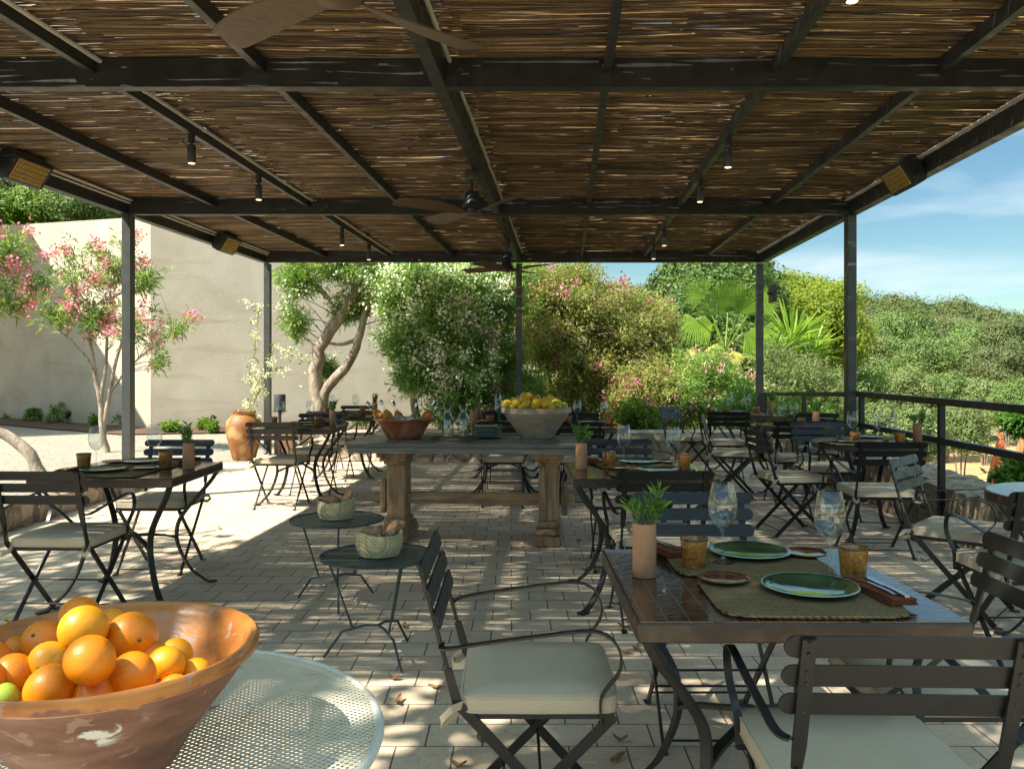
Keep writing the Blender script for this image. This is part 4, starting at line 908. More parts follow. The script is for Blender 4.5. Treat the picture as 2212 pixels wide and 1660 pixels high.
free('T7', [('mat', 2.72, 6.62, .2, 'left woven mat'), ('mat', 3.03, 7.0, .1, 'rear woven mat'), ('plate', 2.67, 6.62, 0, 'left green plate'), ('glass', 2.80, 6.86, 0, 'leftmost wine glass'), ('glass', 2.99, 6.80, 0, 'middle wine glass'), ('glass', 3.09, 6.76, 0, 'rightmost wine glass'),
            ('cup', 2.76, 6.70, 0, 'left amber cup'), ('cup', 3.07, 6.60, 0, 'right amber cup'), ('plate', 3.0, 7.03, 0, 'rear green plate'), ('v0', 3.24, 6.66, 0, 'clay bud vase with green sprig'), ('nap', 2.80, 6.48, 1.2, 'rust napkin'), ('fork', 2.79, 6.48, 1.2, 'fork on the napkin')])
free('T8', [('mat', 2.80, 8.62, .1, 'woven mat'), ('plate', 2.80, 8.60, 0, 'green plate'), ('glass', 2.81, 8.68, 0, 'left wine glass'), ('glass', 2.93, 8.66, 0, 'right wine glass'), ('v2', 3.08, 8.45, 0, 'clay bud vase with green sprig'), ('cup', 2.95, 8.50, 0, 'amber cup')])
free('T6', [('mat', 2.80, 4.04, .3, 'woven mat'), ('nap', 2.66, 4.06, 1.45, 'folded rust napkin'), ('v1', 2.72, 4.22, 0, 'clay bud vase with green sprig'), ('glass', 2.95, 4.1, 0, 'wine glass')])
# ---- long trestle table
tt = thing('trestle_table', (-.305, 6.61, 0), R(-4.5), 'long weathered wooden trestle table with slate top in the middle', 'table')
MB().bbox(-.93, .93, -.38, .38, .752, .79, .007).build('table_top', M_['slate'], tt)
MB().bbox(-.915, .915, -.365, .365, .705, .7515, .004).build('top_frame', M_['greywood'], tt)
for sx_ in (-.60, .60):
    lg = MB(); lg.bbox(sx_-.078, sx_+.078, -.10, .10, .16, .615, .012); lgo = lg.build('leg', M_['wood'], tt)
    c_ = MB(); c_.bbox(sx_-.085, sx_+.085, -.17, .17, .60, .632, .006); c_.bbox(sx_-.10, sx_+.10, -.24, .24, .6325, .664, .008); c_.bbox(sx_-.115, sx_+.115, -.29, .29, .6645, .7045, .006); c_.build('capital', M_['wood'], lgo)
    f_ = MB(); f_.bbox(sx_-.105, sx_+.105, -.30, .30, .003, .075, .018); f_.bbox(sx_-.10, sx_+.10, -.25, .25, .0755, .118, .014); f_.bbox(sx_-.088, sx_+.088, -.16, .16, .1185, .165, .012); f_.build('foot', M_['wood'], lgo)
MB().bbox(-.80, .80, -.022, .022, .275, .365, .006).build('stretcher', M_['woodx'], tt)
for sx_ in (-.72, .72): MB().bbox(sx_-.022, sx_+.022, -.050, .050, .20, .46, .004).build('wedge', M_['wood'], tt)
def tp(x, y, Y): X = (x-1106)/1800*Y; return X
# fruit bowl with lemons
zt = .7915
LB = Vector((.197, 6.70, zt))
lb = tag(MB().lathe([(.0, .0), (.128, .0), (.134, .006), (.262, .195), (.268, .200), (.272, .198), (.281, .203), (.284, .236), (.280, .243), (.268, .243), (.262, .232), (.255, .20), (.125, .018), (.0, .014)], 64, caps=False, jit=.004).build('clay_bowl', M_['stone_bowl'], smooth=40), 'large grey clay bowl heaped with lemons on the long table', 'bowl'); lb.location = LB
lp = [(490, 145, 62, 0), (600, 125, 60, 0), (715, 70, 72, 0), (580, 172, 62, 1), (720, 150, 68, 0), (830, 92, 50, 0), (860, 160, 74, 0), (990, 135, 68, 0), (1125, 158, 70, 1), (1050, 190, 56, 0), (900, 108, 50, 0), (1030, 72, 52, 0), (1215, 168, 45, 1), (680, 195, 45, 0), (770, 195, 48, 1), (880, 78, 42, 0), (765, 42, 45, 0), (1095, 110, 45, 0)]
def citrus(name, c, r_, m, lab, cat, group, long=1.22, seed=0, stem=None):
    g = random.Random(seed); Mx = Matrix.Rotation(g.uniform(0, 6.28), 3, 'Z') @ Matrix.Rotation(g.uniform(.3, 2.6), 3, 'X')
    b = MB(); n, mm = 24, 16; vs = []
    for i in range(mm+1):
        t_ = math.pi*i/mm
        for j in range(n):
            a = 2*math.pi*j/n; z = math.cos(t_); rr = math.sin(t_)
            if long > 1.1: z = z*1.0+.16*math.copysign(abs(z)**14, z); zz = z*long
            else: rr *= 1+.012*math.sin(3*a+seed); zz = z*long+(-.06 if abs(z) > .985 else 0)*math.copysign(1, z)
            vs.append(Mx @ Vector((rr*math.cos(a)*r_, rr*math.sin(a)*r_, zz*r_)))
    fs = [(i*n+j, (i+1)*n+j, (i+1)*n+(j+1) % n, i*n+(j+1) % n) for i in range(mm) for j in range(n)]
    b.add(vs, fs); o = b.build(name, m, smooth=180); o.location = c; tag(o, lab, cat, group)
    if stem: s_ = MB(); d = Vector(stem).normalized(); s_.ball(d*r_*.985, r_*.085, 8, 5, (1, 1, 1)); s_.build('stem', M_['stem'], o)
    return o
LL = ['lemon at the far left of the heap', 'lemon behind the left green-tinged one', 'lemon at the top left, facing us, below the topmost', 'green-tinged lemon at the left of the heap', 'lemon at the centre left below the top one', 'small lemon just right of the topmost pair', 'long lemon at the front centre', 'round lemon standing on end, right of centre', 'green-tinged lemon at the right of the heap', 'lemon low by the rim under the standing one', 'lemon tucked behind the front centre one', 'lemon at the back right of the top', 'green-tinged lemon furthest right on the rim', 'lemon low by the rim at the left', 'lemon low by the rim at the centre', 'lemon peeking out at the back centre', 'topmost lemon of the heap', 'lemon behind the standing one at the right']
for i, (zx, zy, rz_, g_) in enumerate(lp):
    x, y = 1011+zx*.1714, 847+zy*.1714; Y = 6.62+(.16 if zy < 115 else 0)+rnd.uniform(-.06, .06)
    citrus('lemon', W(x, y, Y), rz_*.1714*Y/1800*.93, M_['lime' if g_ else 'lemon'], LL[i]+' in the clay bowl', 'lemon', 'green-tinged lemons in the clay bowl' if g_ else 'lemons in the clay bowl', 1.2, i)
for i in range(10):
    a = i*2.4; rr = .05+.15*(i % 4)/3; citrus('lemon', LB+Vector((math.cos(a)*rr, math.sin(a)*rr+.02, .195+.03*(1-rr/.2))), .034, M_['lemon'], 'yellow lemon buried under the others in the grey clay bowl', 'lemon', 'lemons in the clay bowl', 1.2, 40+i)
# wine cooler bowl with bottles
BBL = Vector((-.862, 6.66, zt))
o = tag(MB().lathe([(.0, .0), (.128, .0), (.133, .004), (.138, .012), (.195, .105), (.225, .142), (.243, .150), (.245, .158), (.236, .162), (.215, .150), (.188, .105), (.125, .014), (.0, .012)], 56, caps=False, jit=.005).build('clay_bowl', M_['glazed_bowl'], smooth=40), 'brown glazed clay bowl holding chilled wine bottles on the long table', 'bowl'); o.location = BBL
def make_bottle():
    t = thing('wine_bottle', (0, 0, 0), 0, '', 'wine bottle')
    MB().lathe([(.0145, .2215), (.0135, .223), (.0125, .285), (.0, .285)], 28, caps=False).build('glass_neck', M_['glass'], t, 60)
    MB().lathe([(.0, .0), (.034, .0), (.0365, .004), (.0365, .165), (.0355, .172), (.034, .186), (.022, .206), (.014, .221), (.0, .221)], 28, caps=False).build('wine', M_['wine'], t, 60)
    MB().lathe([(.0365, .05), (.0370, .05), (.0370, .12), (.0365, .12)], 24, caps=False).build('label_band', M_['white'], t, 60)
    MB().lathe([(.0, .268), (.0142, .268), (.0150, .275), (.0150, .300), (.012, .306), (.0, .306)], 20, caps=False).build('stopper', M_['cutlery'], t, 50); return t
bp = make_bottle()
for i, (x, y, px, py, back) in enumerate(((791, 868, -30, 33, .0), (821, 864, -18, 37, -.05), (848, 866, -13, 30, .08), (901, 869, 6, 28, -.05), (940, 865, 19, 34, -.02), (946, 878, 26, 24, .09))):
    o = bp if i == 0 else dup(bp, (0, 0, 0)); Y = 6.66+back; top = W(x, y, Y); d = Vector((px, (.25 if back > 0 else -.12)*py, py)).normalized()
    o.location = top-d*.306; o.rotation_euler = d.to_track_quat('Z', 'Y').to_euler(); o['label'] = ['rosé wine bottle leaning furthest left in the brown bowl', 'rosé bottle second from the left in the brown bowl', 'rosé bottle at the back, third from the left in the brown bowl', 'rosé bottle nearly upright, right of centre in the brown bowl', 'rosé bottle second from the right in the brown bowl', 'rosé bottle leaning furthest right in the brown bowl'][i]; o['group'] = 'rosé bottles in the brown clay bowl'
ice = MB(); g_ = random.Random(4)
for i in range(16):
    a = g_.uniform(0, 6.28); rr = g_.uniform(0, .15); Mx = Matrix.Translation(BBL+Vector((math.cos(a)*rr, math.sin(a)*rr, .125+g_.uniform(-.01, .03)))) @ Matrix.Rotation(g_.uniform(0, 3), 4, Vector((1, .6, .2)).normalized()); ice.bbox(-.026, .026, -.026, .026, -.022, .022, .005, Mx)
tag(ice.build('ice', M_['ice'], smooth=30), 'ice chunks between the bottles in the brown bowl', 'ice', kind='stuff')
# trivet, carafes, plates
Tx = tp(985, 0, 6.62)
o = tag(MB().lathe([(.0, .0), (.195, .0), (.20, .004), (.195, .009), (.0, .009)], 48, caps=False).build('round_trivet', M_['seagrass']), 'round woven mat under the two carafes', 'trivet'); o.location = (Tx, 6.61, zt)
def make_carafe(seed):
    r_ = np.random.RandomState(seed); t = thing('carafe', (0, 0, 0), 0, '', 'carafe')
    MB().lathe([(.0, .0), (.045, .0), (.048, .004), (.049, .13), (.044, .155), (.027, .19), (.024, .205), (.027, .225), (.038, .255), (.0365, .256), (.025, .225), (.0225, .205), (.0255, .19), (.042, .153), (.0465, .13), (.0455, .008), (.0, .006)], 32, caps=False).build('glass_body', M_['glass'], t, 60)
    MB().lathe([(.0, .009), (.0445, .009), (.0455, .13), (.041, .150), (.0, .150)], 24, caps=False).build('water', M_['water'], t, 60)
    P = np.stack([r_.uniform(-.028, .028, 46), r_.uniform(-.032, .02, 46), r_.uniform(.085, .165, 46)], 1); V, F = leaves_np(r_, P, r_.normal(size=(46, 3)), .042, .026, 0, .2); np_mesh('mint', V, F, LM['sprig'], t)
    return t
ca = make_carafe(3); ca.location = (tp(966.5, 0, 6.6), 6.60, zt+.0095); ca['label'] = 'left glass carafe of water with mint on the round mat'; ca['group'] = 'carafes of mint water'
cb = make_carafe(8); cb.location = (tp(1000.5, 0, 6.6), 6.63, zt+.0095); cb['label'] = 'right glass carafe with mint and ginger slices'; cb['group'] = 'carafes of mint water'
gi = MB()
for k, (dx, dz) in enumerate(((-.012, .022), (.016, .022))): gi.ball((dx, -.018, dz+.012), .014, 10, 8, (1, .45, 1.5))
gi.build('ginger', M_['bread'], cb)
for i in range(9):
    lab = 'top green plate of the stack on the long table' if i == 8 else ('bottom green plate of the stack on the long table' if i == 0 else 'green plate within the stack on the long table')
    lay(plg, tp(1051.5, 0, 6.7)+rnd.uniform(-.003, .003), 6.70+rnd.uniform(-.003, .003), zt+.0008+.0105*i, rnd.uniform(0, 6), lab, 'green plates stacked on the long table')
# ---- side tables with bread baskets
def make_side_table():
    t = thing('mesh_side_table', (0, 0, 0), 0, '', 'side table')
    MB().lathe([(.0, .474), (.262, .474), (.262, .4765), (.0, .4765)], 64, caps=False).build('mesh_top', M_['gmesh'], t)
    rim = MB(); n = 48; rim.tube([(.266*math.cos(2*math.pi*i/n), .266*math.sin(2*math.pi*i/n), .477) for i in range(n+1)], .0055, 8, False); rim.build('rim', M_['green_iron'], t)
    for k in range(3):
        a = R(-62+120*k); c, s_ = math.cos(a), math.sin(a); b = MB()
        b.tube([(c*.235, s_*.235, .472), (c*.115, s_*.115, .135)], .0058, 8)
        b.tube([(0, 0, .150), (c*.06, s_*.06, .152), (c*.115, s_*.115, .137), (c*.165, s_*.165, .125), (c*.25, s_*.25, .006)], .0062, 8)
        b.build('leg', M_['green_iron'], t)
    return t
st1 = make_side_table(); st1.location = (-.628, 3.90, .002); st1.rotation_euler = (0, 0, R(6)); st1['label'] = 'nearer round green mesh side table with a bread basket'; st1['group'] = 'round green side tables'
st2 = dup(st1, (-1.013, 4.82, .002), R(-14), 'farther round green mesh side table with a bread basket')
def make_basket(seed):
    # woven wall: braided palm strips in real relief
    t = thing('bread_basket', (0, 0, 0), 0, '', 'basket'); n, m_ = 96, 44; vs = []
    for i in range(m_+1):
        z = .004+.105*i/m_; r0 = .088+.014*math.sin(min(1, z/.06)*1.5)+.006*math.sin(z*20)
        for j in range(n):
            a = 2*math.pi*j/n; band = int(i/4); ph = (i % 4)/4
            off = .0024*abs(math.sin((a*15+(1 if band % 2 else -1)*ph*2.2+band*1.3)))*abs(math.sin(math.pi*(i % 4+.5)/4))*1.6
            rr = r0+off; zz = z+(.007*math.sin(a*2+seed)+.004*math.sin(a*5) if i > m_-6 else 0)*(i-m_+6)/6
            vs.append(Vector((rr*math.cos(a), rr*math.sin(a)*.97, zz)))
    for i in range(7):
        z = .109-.10*i/6
        for j in range(n): a = 2*math.pi*j/n; r0 = .090+.006*math.sin(z*20); vs.append(Vector((r0*math.cos(a), r0*math.sin(a)*.97, z+(.007*math.sin(a*2+seed) if i == 0 else 0))))
    k = m_+1+7; fs = [(i*n+j, i*n+(j+1) % n, (i+1)*n+(j+1) % n, (i+1)*n+j) for i in range(k-1) for j in range(n)]+[tuple((k-1)*n+j for j in range(n)), tuple(range(n))[::-1]]
    MB().add(vs, fs).build('woven_wall', M_['palmweave'], t, 180); return t
for i, (X, Y, lab) in enumerate(((-.622, 3.90, 'green-beige palm basket of bread on the nearer side table'), (-1.02, 4.84, 'green-beige palm basket of bread on the farther side table'))):
    b = make_basket(i*2); b.location = (X, Y, .480); b['label'] = lab; b['group'] = 'palm leaf bread baskets'
    g_ = random.Random(i+2)
    for k, (dx, dy, dz, s_, ang, lab2) in enumerate(((-.035, .0, .105, (1.25, .8, .75), .3, 'round floury loaf'), (.055, .02, .115, (.6, .55, 1.3), .6, 'stick of crusty bread'), (.0, .045, .10, (1.1, .8, .7), 1.2, 'dark crusty loaf'), (-.01, -.03, .085, (1.2, .7, .6), 2.0, 'small bread roll'))):
        br = MB(); br.ball((0, 0, 0), .042, 20, 14, s_, Matrix.Rotation(ang, 3, 'Y') if k == 1 else Matrix.Rotation(ang, 3, 'Z'), .10, g_)
        o = br.build('bread', M_['bread'], smooth=180); o.location = (X+dx, Y+dy, .48+dz); tag(o, lab2+' in the %s basket' % ('nearer' if i == 0 else 'farther'), 'bread', 'bread in the palm baskets')
# ---- foreground table, basin, oranges
ft = thing('garden_table', (-.67, 1.364, 0), 0, 'round white perforated metal table in the foreground', 'table')
MB().lathe([(.0, .747), (.445, .747), (.445, .7485), (.0, .7485)], 96, caps=False).build('perforated_top', M_['perf'], ft)
n = 72; MB().tube([(.447*math.cos(2*math.pi*i/n), .447*math.sin(2*math.pi*i/n), .742) for i in range(n+1)], .009, 10, False).build('rim', M_['enamel'], ft)
for k in range(3):
    a = R(30+120*k); c, s_ = math.cos(a), math.sin(a); MB().tube([(c*.36, s_*.36, .735), (c*.30, s_*.30, .4), (c*.36, s_*.36, .01)], .011, 10).build('leg', M_['enamel'], ft)
BP = Vector((-.630, 1.282, .7505))
bas = tag(MB().lathe([(.0, .0), (.098, .0), (.106, .004), (.128, .045), (.190, .128), (.211, .158), (.218, .163), (.2235, .168), (.2255, .180), (.221, .186), (.213, .184), (.203, .165), (.185, .135), (.12, .040), (.0, .020)], 96, caps=False, jit=.004).build('terracotta_basin', M_['basin'], smooth=50), 'large chipped terracotta basin of oranges in the foreground', 'basin'); bas.location = BP; bas.scale = (1.03, 1.03, 1.0)
OR = [(505, 700, 130, 1.37, 0, (-.2, -.9, .45)), (525, 775, 150, 1.25, 1, None), (830, 820, 155, 1.30, 0, (.65, -.75, .1)), (270, 860, 135, 1.335, 0, (0, -.8, .6)), (80, 925, 110, 1.37, 0, None), (310, 980, 125, 1.21, 1, (0, -1, 0)), (565, 970, 158, 1.13, 0, None), (85, 1055, 128, 1.19, 0, None), (320, 1150, 157, 1.145, 0, None), (835, 1060, 143, 1.185, 2, (-.85, -.5, -.15)),
      (1045, 1000, 118, 1.27, 1, (0, -.9, -.4)), (1110, 935, 102, 1.37, 1, None), (1235, 1055, 98, 1.30, 1, (.1, -.9, -.35)), (595, 1200, 152, 1.165, 0, None), (1095, 1150, 95, 1.25, 0, None), (690, 755, 110, 1.39, 1, None), (20, 1215, 100, 1.145, 3, None), (130, 1225, 100, 1.19, 0, None), (870, 1185, 90, 1.22, 0, None), (960, 960, 110, 1.30, 2, None), (420, 1080, 110, 1.24, 0, None), (660, 1090, 110, 1.22, 0, None), (180, 1100, 110, 1.28, 0, None), (-60, 980, 130, 1.28, 0, None), (-120, 1100, 140, 1.15, 0, None)]
for i, (zx, zy, rz_, Y, k, stm) in enumerate(OR):
    x, y = zx*.343, 1092+zy*.343; mt = M_[('orange', 'orange_pale', 'orange', 'orange_green')[k]]
    lab = ('ripe orange in the terracotta basin', 'paler yellow orange in the terracotta basin', 'deep orange fruit in the terracotta basin', 'green unripe orange at the left edge of the terracotta basin')[k]
    own = {0: 'orange at the back top of the heap with a star-shaped stem end', 1: 'brightest pale orange at the top of the heap', 2: 'large orange with a dark stem button, upper right of the heap', 3: 'orange with a dark stem spot, left of the top pair', 4: 'orange half hidden at the far left back of the basin', 5: 'pale orange with stem facing us, left of the centre', 6: 'big smooth orange at the centre front of the heap', 7: 'orange at the left edge in the basin', 8: 'wide orange low at the front left of the basin', 9: 'deep orange fruit right of the central one in the basin', 10: 'pale elongated orange toward the right side of the basin', 11: 'pale orange behind the rightmost ones in the basin', 12: 'yellowish orange furthest right in the basin', 13: 'orange at the very front touching the rim of the basin', 14: 'orange mostly hidden by the front rim, on the right', 15: 'pale orange behind the top two in the basin'}
    lab = own.get(i, lab)
    citrus('orange', W(x, y, Y), rz_*.343*Y/1800, mt, lab, 'orange', ('ripe oranges in the basin', 'pale oranges in the basin', 'deep oranges in the basin', None)[k], .95, i, stm)
# ---- jar, speaker, pot
jr = thing('storage_jar', tuple(W(527, 992, 12.15)-Vector((0, 0, W(527, 992, 12.15).z-.01))), 0, 'big flaking ochre clay jar with a white flowering climber, on the gravel', 'jar')
MB().lathe([(.0, .0), (.15, .0), (.165, .02), (.235, .30), (.262, .45), (.245, .56), (.175, .64), (.155, .655), (.165, .69), (.172, .71), (.150, .715), (.138, .69), (.138, .655), (.0, .60)], 40, caps=False, jit=.012).build('jar_body', M_['jar'], jr, 50)
MB().lathe([(.0, .645), (.14, .645)], 24, caps=False).build('soil', M_['mulch'], jr)
sk = thing('speaker', (-3.26, 11.7, 0), 0, 'grey cylindrical loudspeaker on a black pole near the jar', 'loudspeaker')
MB().lathe([(.0, .745), (.075, .745), (.080, .755), (.080, .965), (.076, .975), (.0, .975)], 32, caps=False).build('speaker_body', M_['speaker'], sk, 50)
MB().lathe([(.0, .728), (.10, .730), (.10, .738), (.0, .744)], 28, caps=False).build('shelf', M_['black'], sk)
MB().tube([(0, 0, .02), (0, 0, .73)], .022, 12).build('pole', M_['black'], sk); MB().lathe([(.0, .0), (.14, .0), (.14, .012), (.0, .018)], 28, caps=False).build('base', M_['black'], sk)
cp = thing('clay_planter', (-3.46, 12.75, .0), .2, 'small square terracotta planter behind the table beside the jar', 'planter')
MB().bbox(-.16, .16, -.16, .16, .0, .30, .01).build('pot', M_['terracotta'], cp); MB().bbox(-.175, .175, -.175, .175, .30, .34, .008).build('rim', M_['terracotta'], cp)
# ---- garden lights in the bed
def make_glight():
    t = thing('garden_light', (0, 0, 0), 0, '', 'garden light')
    MB().tube([(0, 0, 0), (0, 0, .18)], .008, 6).build('spike', M_['black'], t); MB().tube([(-.03, .02, .17), (.05, -.02, .30)], [.05, .06], 12).build('head', M_['black'], t); return t
gl1 = make_glight(); gl1.location = W(146, 915, 18.9); gl1.location.z = .04; gl1['label'] = 'black garden spotlight in the mulch at the left wall'; gl1['group'] = 'garden spotlights in the bed'
g2 = dup(gl1, (0, 0, 0), .6, 'black garden spotlight in the mulch below the beige wall'); g2.location = (-6.25, 17.35, .04)
# ---- parasols in the lower garden
def make_parasol():
    t = thing('closed_parasol', (0, 0, 0), 0, '', 'parasol'); n, m_ = 40, 16; vs = []
    for i in range(m_+1):
        u = i/m_; z = 2.55-2.0*u; r0 = .03+.40*u**1.2-(.05 if .16 < u < .22 else 0)
        for j in range(n): a = 2*math.pi*j/n; rr = r0*(1+.22*math.cos(a*8+u*.8)); vs.append(Vector((rr*math.cos(a), rr*math.sin(a), z)))
    MB().add(vs, [(i*n+j, (i+1)*n+j, (i+1)*n+(j+1) % n, i*n+(j+1) % n) for i in range(m_) for j in range(n)]+[tuple(range(n))[::-1]]).build('canopy', M_['parasol'], t, 60)
    MB().tube([(0, 0, 0), (0, 0, 2.65)], .03, 10).build('pole', M_['conduit'], t)
    s_ = MB(); s_.tube([(.11*math.cos(a), .11*math.sin(a), 2.17) for a in np.linspace(0, 6.28, 20)], .012, 5, False); s_.build('strap', M_['napkin'], t)
    MB().lathe([(.0, .0), (.3, .0), (.3, .06), (.05, .09), (.0, .09)], 24, caps=False).build('base', M_['conduit'], t); return t
pa = make_parasol()
for i, (x, Y) in enumerate(((2163, 24), (2206, 25.5))):
    X = (x-1106)/1800*Y; o = pa if i == 0 else dup(pa, (0, 0, 0)); o.location = (X, Y, float(ground_h(X, Y))+.06); o.scale = (.86,)*3; o.rotation_euler = (R(2*i), R(-1), i)
    o['label'] = ('closed orange parasol in the garden beyond the railing', 'closed orange parasol, farther right and partly behind shrub leaves')[i]; o['group'] = 'closed orange parasols'
# ---- fallen leaves
def make_fallen(seed, ln=.07):
    g_ = random.Random(seed); vs = []; n = 8; curl = g_.uniform(.15, .6)
    for i in range(n+1):
        u = i/n; w_ = .014*math.sin(math.pi*min(1, u*1.02))**.7+.0006; x = (u-.5)*ln; z = .004+curl*.03*(2*u-1)**2
        for s_ in (-1, 0, 1): vs.append(Vector((x, s_*w_+.006*math.sin(u*3+seed), z+abs(s_)*.006*(1+.4*math.sin(u*9)))))
        
    return MB().add(vs, [(i*3+j, i*3+j+1, (i+1)*3+j+1, (i+1)*3+j) for i in range(n) for j in (0, 1)])
fp = [(1360*.6322, 2405*.6322, 1), (1840, 0, 0)]
FL = [(863, 1518, 1.3, 'b'), (940, 1487, 1.1, 'b'), (850, 1468, .9, 'b'), (1335, 1642, 1.5, 'b'), (1345, 1355, 1.2, 'b'), (1040, 1602, .8, 'b'), (1340, 1600, .9, 'b'), (475, 1142, 1.2, 'y'), (400, 1225, 1.1, 'y'), (316, 1228, .6, 'y'), (875, 1355, 1.1, 'b'), (1265, 1232, 1.0, 'b'), (1290, 1236, .9, 'b'), (1350, 1410, 1.4, 'b'), (1375, 1405, 1.1, 'b'), (700, 1270, .8, 'b'),
      (1020, 1220, .6, 'b'), (1880, 1185, 1.0, 'b'), (1990, 1195, 1.0, 'b'), (2000, 1212, 1.3, 'b'), (1250, 1170, .7, 'b'), (1710, 1148, .8, 'b'), (1310, 1380, .7, 'b'), (15, 1345, .9, 'y'), (990, 1655, 1.0, 'b'), (1100, 1640, .7, 'b'), (655, 1440, .6, 'b'), (930, 1250, .6, 'b'), (1130, 1185, .6, 'b'), (1165, 1100, .6, 'b'), (700, 1010, .6, 'b'), (1560, 1060, .7, 'b'), (1480, 1200, .8, 'b'), (1555, 1385, .9, 'b'), (1450, 1480, 1.0, 'b')]
for i, (x, y, s_, k) in enumerate(FL):
    Y = 1800*EYE/(y-792); o = make_fallen(i, .06*s_).build('fallen_leaf', M_['leaf_yellow' if k == 'y' else 'leaf_dry'], smooth=60)
    o.location = ((x-1106)/1800*Y, Y, .002); o.rotation_euler = (0, 0, rnd.uniform(0, 6.28))
    LMK = [((.30, 2.1), 'under the side-on armchair'), ((.8, 2.4), 'under the near tiled table'), ((-.63, 3.9), 'by the nearer mesh side table'), ((-1.0, 4.8), 'by the farther mesh side table'), ((-.3, 6.4), 'under the long wooden table'), ((-2.3, 5), 'under the left tiled table'), ((1.4, 3.6), 'beyond the near tiled table'), ((.75, 5), 'under the second tiled table'), ((2.3, 4.6), 'below the tilted grey-slatted chair'), ((-.2, 3.0), 'in the open floor before the side-on chair'), ((-.8, 3.1), 'between the white table and side table'), ((2.9, 6.7), 'below the round table by the railing'), ((-1.5, 9), 'on the sunlit paving near the rear')]
    k_ = min(LMK, key=lambda q_: (q_[0][0]-o.location.x)**2+(q_[0][1]-o.location.y)**2)[1]
    tag(o, ('curled yellow leaf ' if k == 'y' else 'dry brown leaf ')+k_, 'leaf', 'yellow leaves fallen on the paving' if k == 'y' else 'brown leaves fallen on the paving'); continue
    tag(o, 'curled yellow leaf fallen on the clay paving' if k == 'y' else 'dry brown leaf fallen on the clay paving', 'leaf', 'yellow leaves fallen on the paving' if k == 'y' else 'brown leaves fallen on the paving')
# ============================================================ PLANTS
def leaf_faces(r_, P, Nrm, Ln, Wd, jit=.45):
    '''leaves lying across the outward direction, so that a clump takes light and shade like a rounded mass'''
    n = len(P); Nn = Nrm+r_.normal(size=(n, 3))*jit; Nn /= np.linalg.norm(Nn, axis=1)[:, None]+1e-9
    D = np.cross(Nn, r_.normal(size=(n, 3))); D /= np.linalg.norm(D, axis=1)[:, None]+1e-9; Sd = np.cross(D, Nn)
    Ln = np.broadcast_to(Ln, n)[:, None]*r_.uniform(.6, 1.3, (n, 1)); Wd = np.broadcast_to(Wd, n)[:, None]*r_.uniform(.7, 1.2, (n, 1))
    V = np.stack([P-D*Ln*.5, P+Sd*Wd*.5, P+D*Ln*.5, P-Sd*Wd*.5], 1).reshape(-1, 3); return V, np.arange(4*n).reshape(n, 4)
def bez(a, b, c, n=6): return [a*(1-t)**2+b*2*t*(1-t)+c*t*t for t in [i/n for i in range(n+1)]]
def blob_pts(r_, n, blobs, shell=.35):
    """points through the volumes of ellipsoid blobs, denser towards their outsides"""
    wts = np.array([b[3]*b[4]*b[5] for b in blobs])**.67; wts = wts/wts.sum(); k = r_.choice(len(blobs), n, p=wts); out = []
    for i in k:
        b = blobs[i]; d = r_.normal(size=3); d /= np.linalg.norm(d); rr = shell+(1-shell)*r_.rand()**.6; rr *= 1+.30*(r_.rand() < .10); rr *= 1+.18*np.sin(d[0]*5+i*2)*np.cos(d[2]*6+i)
        out.append([b[0]+d[0]*rr*b[3], b[1]+d[1]*rr*b[4], b[2]+d[2]*rr*b[5]])
    return np.array(out)
def flower_geo(r_, P, R_, npet=16, size=.03):
    n = len(P); Q = np.repeat(P, npet, 0)+r_.normal(size=(n*npet, 3))*R_; D = r_.normal(size=(n*npet, 3)); D[:, 2] += .3
    return leaves_np(r_, Q, D, size, size*.8, 0, .2)
